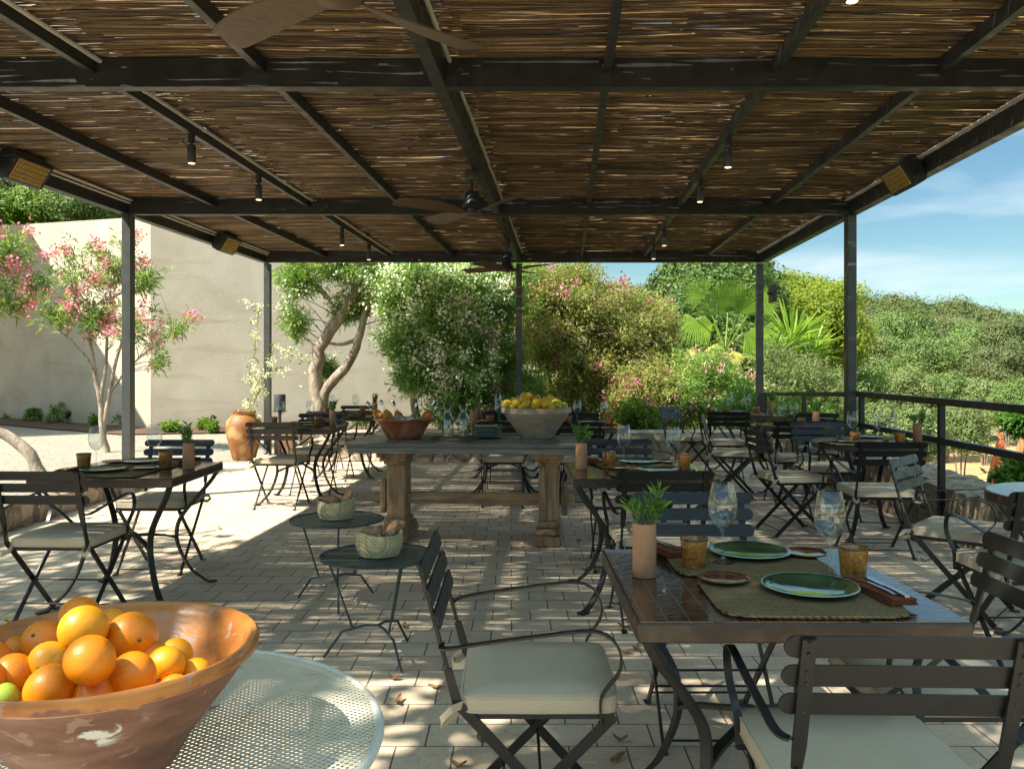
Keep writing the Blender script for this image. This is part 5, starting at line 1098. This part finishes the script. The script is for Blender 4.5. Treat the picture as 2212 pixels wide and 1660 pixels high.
def plant(name, base, blobs, seed, mat_, n_tips, per_tip, leaf, trunk, label, cat, group=None, spread=.12, flowers=None, up=.35, bark='bark', twig_r=.006, droop=.15, limb_n=None, shell=.35, zmin=None, forks=None, reach=.2, mass=False, jit=.35):
    """trunk: list of stems, each a list of (x, y, z, r) offsets from base; tips grow leaf whorls"""
    r_ = np.random.RandomState(seed); base = Vector(base); t = thing(name, tuple(base), 0, label, cat, group)
    tb = MB(); nodes = []
    for st in trunk:
        pts = [Vector(p[:3]) for p in st]; rad = [p[3] for p in st]; fine = []; fr = []
        for i in range(len(pts)-1):
            for j in range(3): u = j/3; fine.append(pts[i].lerp(pts[i+1], u)); fr.append(rad[i]*(1-u)+rad[i+1]*u)
        fine.append(pts[-1]); fr.append(rad[-1]); sm = [fine[0]]+[(fine[i-1]+fine[i]*2+fine[i+1])/4+Vector(r_.normal(size=3))*fr[i]*.10 for i in range(1, len(fine)-1)]+[fine[-1]]
        tb.tube(sm, fr, 9); nodes += [(p, q) for p, q in zip(sm, fr) if p.z > .35*max(p.z for p in sm)]
    tb.build('trunk', M_[bark], t, 60)
    T = blob_pts(r_, n_tips, blobs, shell)
    if zmin is not None: T[:, 2] = np.maximum(T[:, 2], zmin+r_.rand(len(T))*.2)
    tw = MB(); NP_ = np.array([p for p, q in nodes]); m = limb_n if limb_n is not None else n_tips
    for i in range(min(m, len(T))):
        d = np.linalg.norm(NP_-T[i], axis=1)+np.maximum(0, NP_[:, 2]-T[i, 2]+.1)*2; j = int(np.argmin(d*(1+.4*r_.rand(len(d))))); a = Vector(NP_[j]); c = Vector(T[i]); mid = a.lerp(c, .5)+Vector((0, 0, .12*(c-a).length))
        pts = bez(a, mid, c, 5); tw.tube(pts, [min(nodes[j][1]*.6, twig_r*3)*(1-u)+twig_r*.35*u for u in [k/5 for k in range(6)]], 4, False)
    tw.build('branches', M_['twig'] if bark != 'bark' else M_['bark'], t, 60)
    ctr = np.array([[b[0], b[1], b[2]] for b in blobs]); k = len(T)
    near = ctr[np.argmin(np.linalg.norm(T[:, None]-ctr[None], axis=2), axis=1)]; od = T-near; od /= np.linalg.norm(od, axis=1)[:, None]+1e-6; od[:, 2] += up
    P = np.repeat(T, per_tip, 0); u = r_.rand(len(P), 1); P = P-np.repeat(od, per_tip, 0)*u*spread*1.6+r_.normal(size=P.shape)*spread*.33
    if mass:       # round leaf clumps
        o_ = np.repeat(od, per_tip, 0)*.6+r_.normal(size=P.shape); o_ /= np.linalg.norm(o_, axis=1)[:, None]; P = np.repeat(T, per_tip, 0)+o_*spread*r_.uniform(.55, 1.1, (len(P), 1))*np.repeat(r_.uniform(.7, 1.3, (len(T), 1)), per_tip, 0); o_[:, 2] += .25
        V, F = leaf_faces(r_, P, o_, leaf[0], leaf[1], jit)
    else: D = np.repeat(od, per_tip, 0)*.55+r_.normal(size=P.shape)*.75; V, F = leaves_np(r_, P, D, leaf[0], leaf[1], droop, .12)
    np_mesh('foliage', V, F, mat_, t, tone=np.clip(np.repeat(r_.rand(len(T)), per_tip), 0, 1))
    if flowers:
        for (fm, nf, R_, fs, npet, sel) in flowers:
            idx = np.arange(len(T)); 
            if sel: idx = idx[[bool(sel(*T[q])) for q in idx]]
            if len(idx): 
                idx = r_.choice(idx, min(nf, len(idx)), replace=False); V, F = flower_geo(r_, T[idx]+od[idx]*.05, R_, npet, fs); np_mesh('flowers', V, F, M_[fm], t)
    return t
def rel(x, y, Y, base): return W(x, y, Y)-Vector(base)
def blob(x, y, Y, rx, rz, ry, base):           # centre seen at (x, y), radii in plate px (rx, rz) and metres (ry)
    c = rel(x, y, Y, base); k = Y/1800; return (c.x, c.y, c.z, rx*k, ry, rz*k)
# pink oleander against the sunlit wall
b = ((228-1106)/1800*13.2, 13.2, 0)
q = lambda x, y, r, Y=13.2: tuple(rel(x, y, Y, b))+(r,)
plant('oleander_tree', b, [blob(120, 670, 13.0, 60, 60, .5, b), blob(180, 590, 13.3, 70, 80, .6, b), blob(255, 560, 13.2, 75, 55, .5, b), blob(310, 600, 13.2, 45, 50, .4, b), blob(290, 700, 13.3, 70, 60, .5, b), blob(380, 700, 13.1, 35, 30, .25, b), blob(345, 770, 13.2, 30, 45, .3, b), blob(200, 680, 13.2, 60, 60, .5, b)], 11, LM['oleander'], 190, 21, (.15, .024),
      [[q(232, 985, .055), q(222, 930, .05), q(218, 860, .045), q(206, 820, .035), q(200, 760, .028), q(185, 700, .016), q(160, 640, .008)], [q(222, 925, .04), q(236, 860, .036), q(245, 800, .03), q(262, 740, .02), q(285, 690, .010)], [q(218, 860, .035), q(230, 790, .026), q(232, 700, .018), q(240, 620, .008)], [q(236, 850, .02), q(280, 790, .018), q(340, 740, .011), q(375, 712, .006)], [q(210, 800, .02), q(160, 740, .016), q(110, 700, .008)]],
      'pink flowering oleander tree with slim forked stems before the sunlit wall', 'tree', spread=.16, flowers=[('pink', 80, .055, .046, 38, None)], bark='bark', twig_r=.007, up=.5)
# second pink oleander at the left edge, leaning trunk
b = ((95-1106)/1800*10.2, 10.2, 0)
q = lambda x, y, r, Y=10.2: tuple(rel(x, y, Y, b))+(r,)
plant('oleander_tree', b, [blob(-60, 560, 9.6, 90, 110, .6, b), blob(20, 530, 9.8, 50, 60, .35, b), blob(15, 640, 9.8, 60, 45, .4, b), blob(85, 600, 9.8, 40, 40, .3, b), blob(-200, 500, 9.6, 100, 120, .6, b)], 12, LM['oleander'], 120, 24, (.13, .022),
      [[q(92, 1035, .085), q(75, 995, .075), q(40, 955, .068), q(-5, 930, .06), q(-60, 900, .055), q(-110, 840, .05), q(-120, 760, .04), q(-90, 700, .03), q(-40, 640, .018), q(15, 590, .008)], [q(-115, 800, .03), q(-150, 700, .02), q(-160, 600, .01)]],
      'pink oleander at the left edge with a thick leaning trunk', 'tree', spread=.14, flowers=[('pink', 50, .05, .045, 40, None)], twig_r=.006, up=.5)
# white flowering tree with pale S-shaped trunk
b = ((688-1106)/1800*14.0, 14.0, 0)
q = lambda x, y, r, Y=14.0: tuple(rel(x, y, Y, b))+(r,)
plant('white_oleander_tree', b, [blob(650, 600, 13.9, 55, 50, .6, b), blob(720, 560, 13.8, 90, 50, .7, b), blob(640, 690, 14, 35, 45, .35, b), blob(800, 580, 13.8, 80, 60, .7, b), blob(860, 620, 14.0, 60, 80, .6, b), blob(760, 660, 14.3, 50, 40, .5, b), blob(700, 790, 14.4, 30, 40, .3, b)], 21, LM['oleander'], 560, 32, (.13, .020),
      [[q(688, 965, .15), q(690, 900, .14), q(686, 850, .125), q(682, 800, .115), q(688, 755, .105), q(712, 715, .10), q(738, 680, .095), q(760, 640, .075), q(800, 600, .05), q(860, 560, .02)], [q(694, 880, .10), q(705, 835, .09), q(740, 800, .085), q(765, 765, .075), q(778, 720, .065), q(790, 670, .055), q(815, 640, .04), q(870, 610, .02)], [q(735, 690, .05), q(715, 650, .04), q(680, 610, .025), q(640, 590, .012)], [q(765, 650, .05), q(760, 600, .035), q(740, 560, .02)], [q(778, 730, .04), q(740, 745, .03), q(700, 740, .02)]],
      'white flowering tree with thick pale twisting trunk by the beige wall', 'tree', spread=.15, flowers=[('white_fl', 90, .07, .045, 18, None), ('pink', 8, .03, .03, 8, None)], twig_r=.004, limb_n=110)
# dense white oleander
b = ((955-1106)/1800*13.6, 13.6, 0)
q = lambda x, y, r, Y=13.6: tuple(rel(x, y, Y, b))+(r,)
plant('white_oleander_bush', b, [blob(930, 610, 13.4, 100, 70, .8, b), blob(960, 690, 13.2, 95, 80, .8, b), blob(880, 730, 13.3, 70, 70, .6, b), blob(1010, 760, 13.3, 70, 80, .7, b), blob(900, 810, 13.3, 60, 40, .5, b), blob(1020, 640, 13.4, 70, 70, .7, b), blob(960, 600, 13.5, 110, 45, .8, b), blob(1000, 860, 13.4, 70, 45, .6, b), blob(860, 640, 13.5, 60, 60, .6, b)], 22, LM['oleander_dark'], 950, 42, (.13, .022),
      [[q(905, 965, .08), q(900, 900, .07), q(890, 850, .06), q(880, 790, .04), q(900, 700, .02)], [q(940, 965, .07), q(965, 900, .065), q(1000, 850, .055), q(1010, 780, .03), q(990, 690, .015)], [q(950, 965, .07), q(1030, 930, .06), q(1060, 880, .05), q(1040, 800, .03)]],
      'dense dark oleander bush covered in white flowers at the centre left', 'shrub', spread=.16, flowers=[('white_fl', 420, .08, .052, 26, lambda x, y, z: y < .5), ('magenta', 22, .05, .04, 14, lambda x, y, z: x > .35)], limb_n=160, bark='bark')
# pink oleander bush to its right
b = ((1075-1106)/1800*13.9, 13.9, 0)
q = lambda x, y, r, Y=13.9: tuple(rel(x, y, Y, b))+(r,)
plant('pink_oleander_bush', b, [blob(1075, 640, 14.0, 75, 80, .8, b), blob(1090, 590, 14.0, 60, 45, .6, b), blob(1130, 840, 14.0, 60, 60, .6, b), blob(1090, 760, 13.9, 60, 80, .7, b), blob(1060, 850, 13.6, 75, 50, .6, b), blob(960, 880, 13.7, 45, 35, .4, b)], 23, LM['oleander'], 800, 40, (.12, .02),
      [[q(1060, 960, .06), q(1050, 880, .05), q(1060, 780, .03), q(1070, 660, .012)], [q(1085, 960, .05), q(1100, 850, .04), q(1100, 700, .015)]],
      'green oleander bush with scattered pink flowers behind the centre post', 'shrub', spread=.17, flowers=[('magenta', 60, .05, .042, 16, None), ('pale_pink', 20, .05, .04, 12, None)], limb_n=120)
# rusty hedge with arching bare twigs
b = ((1260-1106)/1800*15.6, 15.6, 0)
q = lambda x, y, r, Y=15.6: tuple(rel(x, y, Y, b))+(r,)
plant('rusty_hedge_tree', b, [blob(1190, 640, 15.4, 75, 75, 1.0, b), blob(1270, 660, 15.3, 80, 65, 1.0, b), blob(1340, 720, 15.3, 75, 60, .9, b), blob(1200, 740, 15.2, 80, 70, .9, b), blob(1290, 790, 15.2, 90, 60, .9, b), blob(1390, 800, 15.0, 70, 55, .8, b), blob(1150, 600, 15.5, 60, 40, .7, b), blob(1415, 720, 15.6, 60, 65, .8, b), blob(1120, 700, 15.6, 60, 90, .8, b), blob(1230, 860, 15.2, 110, 45, .8, b), blob(1380, 860, 15, 80, 45, .7, b), blob(1240, 590, 15.5, 60, 35, .7, b), blob(1330, 650, 15.8, 80, 45, .8, b), blob(1400, 690, 15.8, 60, 55, .8, b)], 24, LM['rusty'], 2300, 52, (.075, .026),
      [[q(1260, 960, .09), q(1250, 860, .08), q(1230, 760, .05), q(1200, 640, .015)], [q(1270, 960, .07), q(1300, 850, .06), q(1330, 760, .03), q(1350, 680, .01)], [q(1250, 960, .06), q(1200, 880, .05), q(1180, 780, .02)]],
      'broad rusty green hedge tree with arching grey twigs and pink flowers at the centre', 'tree', spread=.22, flowers=[('magenta', 34, .05, .05, 18, lambda x, y, z: y < .3), ('pale_pink', 26, .05, .05, 14, lambda x, y, z: y < .3)], limb_n=260, bark='twig', shell=.45)
arch = MB(); g_ = random.Random(5)
hp = bpy.data.objects['rusty_hedge_tree']
for i in range(16):
    x0, y0_ = g_.uniform(1180, 1360), g_.uniform(620, 760); a = rel(x0, y0_, 14.7, b); L_ = g_.uniform(50, 120); c = rel(x0+L_*g_.uniform(-.4, 1.1), y0_+g_.uniform(-50, 60), 14.4, b); m_ = a.lerp(c, .45)+Vector((0, 0, .25)); arch.tube(bez(a, m_, c, 6), [.008, .007, .006, .005, .004, .003, .002], 4, False)
arch.build('bare_twigs', M_['twig'], hp)
# shrubs below on the right of the centre
def bush(name, x, y, Y, rx, rz, ry, seed, lm, n, per, leaf, label, flowers=None, cat='shrub', gz=0, spread=.15, extra=(), limb=60, group=None, up=.35, mass=None, jit=.35):
    mass = Y > 19 if mass is None else mass; X = (x-1106)/1800*Y; b = (X, Y, gz); bl = [blob(x, y, Y, rx, rz, ry, b)]+[blob(x+dx, y+dy, Y+dY, a, c, ry*.8, b) for dx, dy, dY, a, c in extra]; top = bl[0][2]
    st = [[(k*.08, 0, 0, .05*ry), (k*.25*rx*Y/1800, .1*k, max(.1, top*.5), .035*ry), (k*.5*rx*Y/1800, 0, max(.2, top), .012*ry)] for k in (-1, 0.1, 1)]
    return plant(name, b, bl, seed, lm, n, per, leaf, st, label, cat, group, spread=spread, flowers=flowers, limb_n=limb, bark='twig', up=up, mass=mass, jit=jit)
bush('yellow_green_shrub', 1410, 850, 14.2, 75, 65, .6, 31, LM['rusty'], 420, 30, (.09, .026), 'loose rusty shrub over pink flowers behind the second table', [('magenta', 22, .05, .045, 14, None)], extra=((-60, 10, .1, 50, 45),))
bush('round_leaf_shrub', 1385, 900, 12.95, 55, 40, .4, 32, LM['green'], 300, 30, (.055, .034), 'small round-leafed shrub above the stone wall right of centre', [('magenta', 10, .04, .04, 14, None)])
bush('pale_pink_oleander', 1530, 820, 14.2, 85, 75, .7, 33, LM['oleander'], 520, 30, (.12, .02), 'oleander with pale pink flowers below the fan palm', [('pale_pink', 55, .05, .045, 16, None)], extra=((60, 30, .2, 60, 50), (-50, 40, -.2, 50, 45)))
bush('silver_shrub', 1735, 830, 15.5, 95, 70, .9, 34, LM['olive_silver'], 620, 34, (.085, .02), 'pale silvery shrub between the two right posts', extra=((-60, -40, .3, 50, 55), (50, 50, -.2, 60, 45)))
bush('green_shrub', 1690, 905, 13.4, 75, 55, .6, 35, LM['green'], 430, 32, (.075, .024), 'green leafy shrub behind the railing between the right posts', gz=-.4, extra=((80, 15, .2, 60, 50),))
bush('green_shrub', 1600, 880, 13.6, 55, 55, .6, 36, LM['oleander_dark'], 330, 30, (.10, .02), 'dark green shrub left of the rear right post', [('pale_pink', 8, .04, .04, 12, None)])
bush('olive_green_thicket', 1330, 860, 17.8, 190, 110, 1.0, 37, LM['lime'], 800, 40, (.13, .05), 'sunlit thicket glimpsed through the hedge at the centre', spread=.3, limb=40)
bush('dark_thicket', 1480, 760, 20, 110, 110, 1.5, 38, LM['deep'], 900, 50, (.14, .05), 'dark green thicket behind the fan palm', spread=.35, limb=60, extra=((100, 40, 0, 90, 90), (-90, 60, 0, 80, 90)))
# bright trees
bush('broadleaf_tree', 1545, 640, 24, 95, 62, 2.0, 41, LM['deep'], 700, 110, (.15, .075), 'tall bright green broadleaf tree behind the fan palm', cat='tree', spread=.42, limb=60, extra=((-65, -10, .5, 55, 55), (70, -20, 1, 60, 55), (0, 60, 0, 90, 60), (-90, 60, .5, 40, 70), (-110, 100, .5, 60, 60)))
bush('yellow_green_tree', 1745, 690, 27, 85, 62, 2.2, 42, LM['lime'], 800, 110, (.14, .065), 'rounded yellow-green tree between the right posts', cat='tree', gz=-1.5, spread=.45, limb=60, extra=((50, 40, -.4, 50, 50), (-50, 50, -.5, 60, 50), (-60, -45, 1.5, 50, 40), (20, -30, .8, 60, 40), (-110, 10, 2, 60, 60)))
# fan palm
def fan_palm(Y, label, seed=4):
    r_ = np.random.RandomState(seed); heart = W(1567, 757, Y); t = thing('fan_palm', (heart.x, Y, -.6), 0, label, 'palm'); H0 = Vector((0, 0, heart.z+.6)); P2 = lambda x, y, dy=0: W(x, y, Y+dy)-heart+H0
    MB().tube([(0, 0, 0), (.05, 0, H0.z*.5), H0], [.2, .17, .14], 12).build('trunk', M_['twig'], t)
    # base of each fan on the plate, depth offset, direction of its middle finger (deg from up, clockwise), length m, half spread, droop, old
    for x, y, dy, an, fl, sp, dr, old in ((1553, 680, -.35, -6, .76, 82, .02, 0), (1598, 677, -.25, 16, .72, 84, .02, 0), (1505, 690, -.3, -120, .50, 75, .45, 0), (1630, 700, -.1, 75, .55, 70, .30, 0), (1520, 640, .5, -45, .60, 85, .10, 0), (1575, 640, .6, 5, .55, 80, .05, 0), (1635, 655, .4, 55, .55, 80, .12, 0), (1610, 720, -.5, 120, .5, 70, .35, 0),
                                       (1548, 742, -.4, -170, .42, 62, .25, 1), (1512, 752, -.1, -140, .42, 55, .3, 1), (1582, 757, -.3, 168, .36, 55, .2, 1), (1540, 700, .2, -95, .55, 60, .35, 0)):
        e = P2(x, y, dy); m_ = H0.lerp(e, .5)+Vector((0, 0, .08)); fr = MB().tube(bez(H0, m_, e, 5), [.018, .016, .014, .012, .011, .010], 5).build('petiole', LM['palm_old' if old else 'palm'], t)
        a = R(an); mid = Vector((math.sin(a), -.25, math.cos(a))).normalized(); nrm = Vector((.25*math.cos(a), -.95, .25)).normalized(); side = mid.cross(nrm).normalized(); V = []; F = []; ns = 34
        for i in range(ns):
            ph = (i/(ns-1)*2-1)*R(sp); v = (mid*math.cos(ph)+side*math.sin(ph)+nrm*(-.10*math.cos(ph*2))).normalized(); w_ = v.cross(nrm).normalized()*fl*.023; l2 = fl*(1-.20*abs(ph)/R(sp))*r_.uniform(.9, 1.08)
            tip = e+v*l2; tip.z -= dr*fl*r_.uniform(.6, 1.3); m2 = e+v*l2*.60; m2.z -= dr*fl*.25; b0 = len(V); V += [e, m2+w_+nrm*.012*(-1)**i, tip, m2-w_+nrm*.012*(-1)**i]; F.append((b0, b0+1, b0+2, b0+3))
        np_mesh('frond', np.array(V), np.array(F), LM['palm_old' if old else 'palm'], fr)
    return t
fan_palm(17.5, 'fan palm with two upright green fans and yellow drooping ones')
# yucca-like rosettes
def rosette(name, X, Y, Z, r, n, seed, lm, label, cat, group=None, w_=.06):
    g = np.random.RandomState(seed); a = np.arange(n)*2.399; el = np.linspace(1.35, .05, n)+g.normal(size=n)*.08; D = np.stack([np.cos(a)*np.cos(el), np.sin(a)*np.cos(el), np.sin(el)], 1); P = D*.03
    V, F = leaves_np(g, P, D, r, r*w_, .12, .5); o = np_mesh(name, V, F, lm); o.location = (X, Y, Z); return tag(o, label, cat, group)
for i, (x, y, Y, r) in enumerate(((1705, 745, 18.5, 1.15), (1660, 780, 17.8, .85), (1745, 770, 19, .9))):
    p = W(x, y, Y); t = thing('yucca', (p.x, p.y, -1), 0, ['tall spiky yucca behind the rear right post', 'smaller yucca close against the rear right post', 'spiky yucca to the right of the rear right post'][i], 'yucca', 'yuccas behind the right posts')
    MB().tube([(0, 0, 0), (.05, 0, p.z+1)], [.12, .08], 8).build('trunk', M_['twig'], t); o = rosette('rosette', .05, 0, p.z+1, r, 70, 50+i, LM['palm'], None, None); parent(o, t)
# agaves on the far stone terrace
for i, (x, y) in enumerate(((1905, 893), (1945, 885), (1978, 892), (1858, 905))):
    Y = 26; X = (x-1106)/1800*Y; rosette('agave', X, Y, W(x, y, Y).z-.35, .62, 34, 60+i, LM['agave'], ['pale agave, second from the right on the lower terrace', 'largest pale agave on the stone terrace beyond the railing', 'rightmost pale agave beside the rail post', 'leftmost pale agave beside the main right post'][i], 'agave', 'agaves on the lower terrace', .14)
tw = MB(); rough_block(tw, 10.0, 13.4, 26.2, 27.0, -3.2, -.42, .05); tag(tw.build('terrace_wall', M_['rubble'], smooth=60), 'pale rubble wall with agaves beyond the railing', 'wall')
# olives and dark trees of the middle distance
TR = [(1880, 728, 62, 42, 30, 'olive', 'small far crown touching the main right post at mid height'), (1945, 724, 58, 55, 36, 'olive', 'domed olive crown at the foot of the hill, left of centre'), (2030, 738, 60, 45, 32, 'dark', 'dark round crown at the foot of the hill'),
      (2105, 748, 56, 45, 34, 'olive', 'olive crown between two dark ones at the foot of the hill'), (2185, 742, 54, 55, 45, 'dark', 'tall dark crown at the right picture edge, highest of its row'), (1900, 782, 46, 55, 42, 'olive_silver', 'silvery olive crown beside the main right post'),
      (1985, 786, 44, 62, 48, 'olive', 'largest domed olive in the middle of the right view'), (2078, 796, 45, 50, 42, 'olive_silver', 'silvery olive left of the big dark tree'), (2172, 806, 40, 62, 56, 'dark', 'big dark dense tree at the right edge, second row'),
      (1880, 846, 36, 45, 38, 'olive', 'olive crown right of the main right post above the handrail'), (1952, 850, 34, 55, 42, 'olive_silver', 'pale olive crown above the handrail, left of the rail post'), (2042, 860, 34, 52, 42, 'olive', 'green olive crown above the rail post'),
      (2126, 868, 33, 50, 40, 'olive_silver', 'pale olive crown above the parasols'), (2206, 880, 29, 55, 50, 'olive', 'olive crown at the right edge above the parasols'), (2075, 925, 24, 50, 42, 'olive_silver', 'near silvery olive behind the railing, left of the parasols'), (1790, 800, 33, 60, 55, 'olive', 'olive crown between the two right posts')]
for i, (x, y, Y, rx, rz, lm, lab) in enumerate(TR):
    X = (x-1106)/1800*Y; bush('dark_tree' if lm == 'dark' else 'olive_tree', x, y, Y, rx, rz, rx*Y/1800, 70+i, LM[lm], 150, 165, (.0034*Y, .0015*Y), lab, cat='tree', gz=float(ground_h(X, Y)), spread=.0115*Y, limb=25, group='trees of the lower garden', jit=.42)
# low shrubs beyond the rail
for i, (x, y, Y, rx, rz, lm, lab) in enumerate(((1890, 915, 22, 55, 32, 'olive_silver', 'dusty shrub behind the three wine glasses'), (1985, 935, 21, 50, 45, 'olive_silver', 'silvery bush beside the railing post over the ochre path'), (2225, 1030, 7.0, 55, 42, 'sprig', 'glossy dark green shrub beyond the railing at the right edge'), (2215, 905, 9.0, 42, 26, 'sprig', 'glossy leaves in front of the orange parasols'), (1800, 935, 16, 60, 45, 'green', 'low green shrub under the handrail'), (1770, 870, 20, 90, 50, 'olive_silver', 'pale bush above the handrail between the posts'), (1850, 850, 27, 60, 40, 'green', 'bright green bush behind the main right post'), (2270, 985, 20, 40, 50, 'green', 'green bush right of the parasols'))):
    X = (x-1106)/1800*Y; bush('garden_shrub', x, y, Y, rx, rz, rx*Y/1800*.8, 90+i, LM[lm], 300, 30, (.10, .03) if Y < 12 else (.0055*Y, .0018*Y), lab, gz=float(ground_h(X, Y)), spread=.07 if Y < 12 else .012*Y, limb=30, group='shrubs beyond the railing')
# bed plants at the rendered walls
for i, (x, y, Y, rx, rz, lab) in enumerate(((75, 902, 20.0, 16, 20, 'small shrub in the mulch, leftmost but one'), (15, 908, 21.0, 12, 10, 'lowest tuft at the far left of the bed'), (128, 893, 19.4, 26, 28, 'leafy bed shrub behind the left garden light'), (208, 912, 18.6, 18, 14, 'low bed plant left of the oleander stems'), (282, 900, 18.2, 34, 24, 'broad young shrub in the bed right of the oleander stems'), (460, 918, 16.9, 10, 8, 'small tuft left of the wall corner'), (570-130, 915, 17.3, 14, 10, 'low green tuft below the beige wall'), (365, 918, 17.0, 24, 12, 'low green plants near the wall corner'), (300+395, 905, 17.5, 20, 20, 'green shoots beside the pale trunk'), (790, 900, 17.5, 30, 16, 'green shoots behind the brown bowl'))):
    bush('bed_plant', x, y, Y, rx, rz, rx*Y/1800, 120+i, LM['green'], 34, 18, (.11, .035), lab, cat='plant', spread=.08, limb=20, group='young plants in the mulch bed', flowers=[('pink', 2, .02, .03, 5, None)] if i in (2, 4) else None, gz=.04)
# jasmine growing out of the jar and up the post
r_ = np.random.RandomState(9); jb = Vector(((527-1106)/1800*12.15, 12.15, .65)); jt = thing('jasmine_climber', tuple(jb), 0, 'white star jasmine climbing out of the ochre jar towards the post', 'climber')
Jr = lambda x, y, Y=12.1: W(x, y, Y)-jb
canes = [[Jr(533, 898), Jr(545, 850), Jr(538, 800), Jr(552, 760), Jr(556, 700)], [Jr(545, 850), Jr(562, 815), Jr(590, 800), Jr(612, 795)], [Jr(538, 895), Jr(552, 862), Jr(560, 840)], [Jr(592, 752), Jr(625, 765), Jr(655, 782)], [Jr(552, 862), Jr(575, 800), Jr(592, 752)], [Jr(556, 700), Jr(562, 664), Jr(545, 662)]]
st = MB(); P = []; FP = []
for cn in canes:
    for i in range(len(cn)-1):
        st.tube([cn[i], cn[i].lerp(cn[i+1], .5)+Vector(r_.normal(size=3))*.02, cn[i+1]], .005, 4, False)
        for k in range(16): p = cn[i].lerp(cn[i+1], r_.rand())+Vector(r_.normal(size=3))*.05; P.append(p)
        for k in range(3): FP.append(cn[i].lerp(cn[i+1], r_.rand())+Vector(r_.normal(size=3))*.06)
st.build('canes', M_['twig'], jt); V, F = leaves_np(r_, P, r_.normal(size=(len(P), 3)), .055, .026, .1, .2); np_mesh('foliage', V, F, LM['lime'], jt)
V, F = flower_geo(r_, np.array(FP), .03, 16, .032); np_mesh('flowers', V, F, M_['white_fl'], jt)
# ---- scrub covering the hillsides: nobody could count it
r_ = np.random.RandomState(17); BX = []
while len(BX) < 2300:
    ang = r_.uniform(-.80, .82); rr = r_.uniform(75, 240) if ang > -.1 else r_.uniform(38, 150); x = ang*rr/math.sqrt(1+ang*ang); y = rr/math.sqrt(1+ang*ang); z = float(ground_h(x, y))
    if -.42 < ang < .08 and r_.rand() < .85: continue
    if math.sin(x*.17+y*.03)+math.sin(y*.11-x*.05)+.6*math.sin(x*.4) < -1.3: continue
    if abs((z*.22+.15*math.sin(x*.05)) % 1-.5) < .07 and math.sin(x*.09+y*.07) > -.2: continue
    BX.append((x, y, z, rr))
BX = np.array(BX); per = 200; n = len(BX); s_ = np.clip(r_.lognormal(.0, .30, n)*BX[:, 3]*.0105, .5, 3.4)
Dn = r_.normal(size=(n, per, 3)); Dn /= np.linalg.norm(Dn, axis=2)[..., None]; Dn[..., 2] = np.abs(Dn[..., 2])*.9+.05
rad = (.90+.10*r_.rand(n, per, 1))*s_[:, None, None]*(1+.22*np.sin(Dn[..., :1]*7+np.arange(n)[:, None, None])+.15*np.sin(Dn[..., 1:2]*11+np.arange(n)[:, None, None]*2))
P = BX[:, None, :3]+Dn*rad; ls = (BX[:, 3]*.0022).repeat(per)
V, F = leaf_faces(r_, P.reshape(-1, 3), Dn.reshape(-1, 3), ls, ls*.65, .22)
tag(np_mesh('hillside_scrub', V, F, LM['scrub'], tone=np.repeat(r_.rand(n), per)), 'olive green scrub and low trees covering the hillsides', 'scrub', kind='stuff')
for i, (x, y, Y, rx, rz, lm) in enumerate(((40, 425, 34, 60, 45, 'dark'), (120, 440, 31, 60, 40, 'green'), (200, 452, 30, 55, 35, 'olive'), (255, 470, 32, 45, 30, 'green'), (-30, 470, 30, 60, 50, 'green'), (90, 380, 42, 80, 50, 'dark'))):
    X = (x-1106)/1800*Y; bush('hillside_tree', x, y, Y, rx, rz, 1.6, 150+i, LM[lm], 260, 70, (.14, .07), ['dark tree above the wall at the left corner', 'bright green tree above the rendered wall', 'olive-toned tree above the wall near the left post', 'green crown just left of the left post over the wall', 'green tree at the very left edge over the wall', 'dark crown high on the left hillside under the heater'][i], cat='tree', gz=float(ground_h(X, Y)), spread=.42, limb=20, group='trees above the left wall')
# ---- trees standing behind and left of the camera, whose shade falls on the terrace
bush_far = [('shade_tree', (-8.6, 2.4, 0), [(0, 0, 6.3, 2.3, 2.6, 1.3), (-1.2, -1.6, 6.6, 2, 2, 1.2)], 'leafy tree left of the terrace whose crown shades the paving', 520),
            ('shade_tree', (-4.4, -1.5, 0), [(.5, 1.7, 6.4, 1.9, 1.5, 1.1), (2.3, 1.5, 6.6, 1.9, 1.6, 1.1), (3.6, .4, 6.6, 1.6, 1.6, 1.0), (1.65, .75, 6.5, 1.2, 1.0, 1.0)], 'leafy tree behind the camera casting dappled shade', 310),  # crown lobes shaped to leave the oranges sunny and the near chair dim
            ('shade_tree', (-3.5, -2.4, 0), [(.1, 1.65, 6.4, .95, .85, .8)], 'small dense tree added unseen behind the camera to shade the nearest chair', 190)]  # put in only to keep sun off the nearest chair back
for i, (nm, b, bl, lab, nt_) in enumerate(bush_far):
    plant(nm, b, bl, 200+i, LM['green'], nt_, 22, (.20, .09), [[(0, 0, 0, .16), (.1, 0, 2.5, .13), (0, .1, 4.6, .10), (bl[0][0], bl[0][1], bl[0][2], .05)]], lab, 'tree', spread=.4, limb_n=60)
print('objects', len(bpy.data.objects))
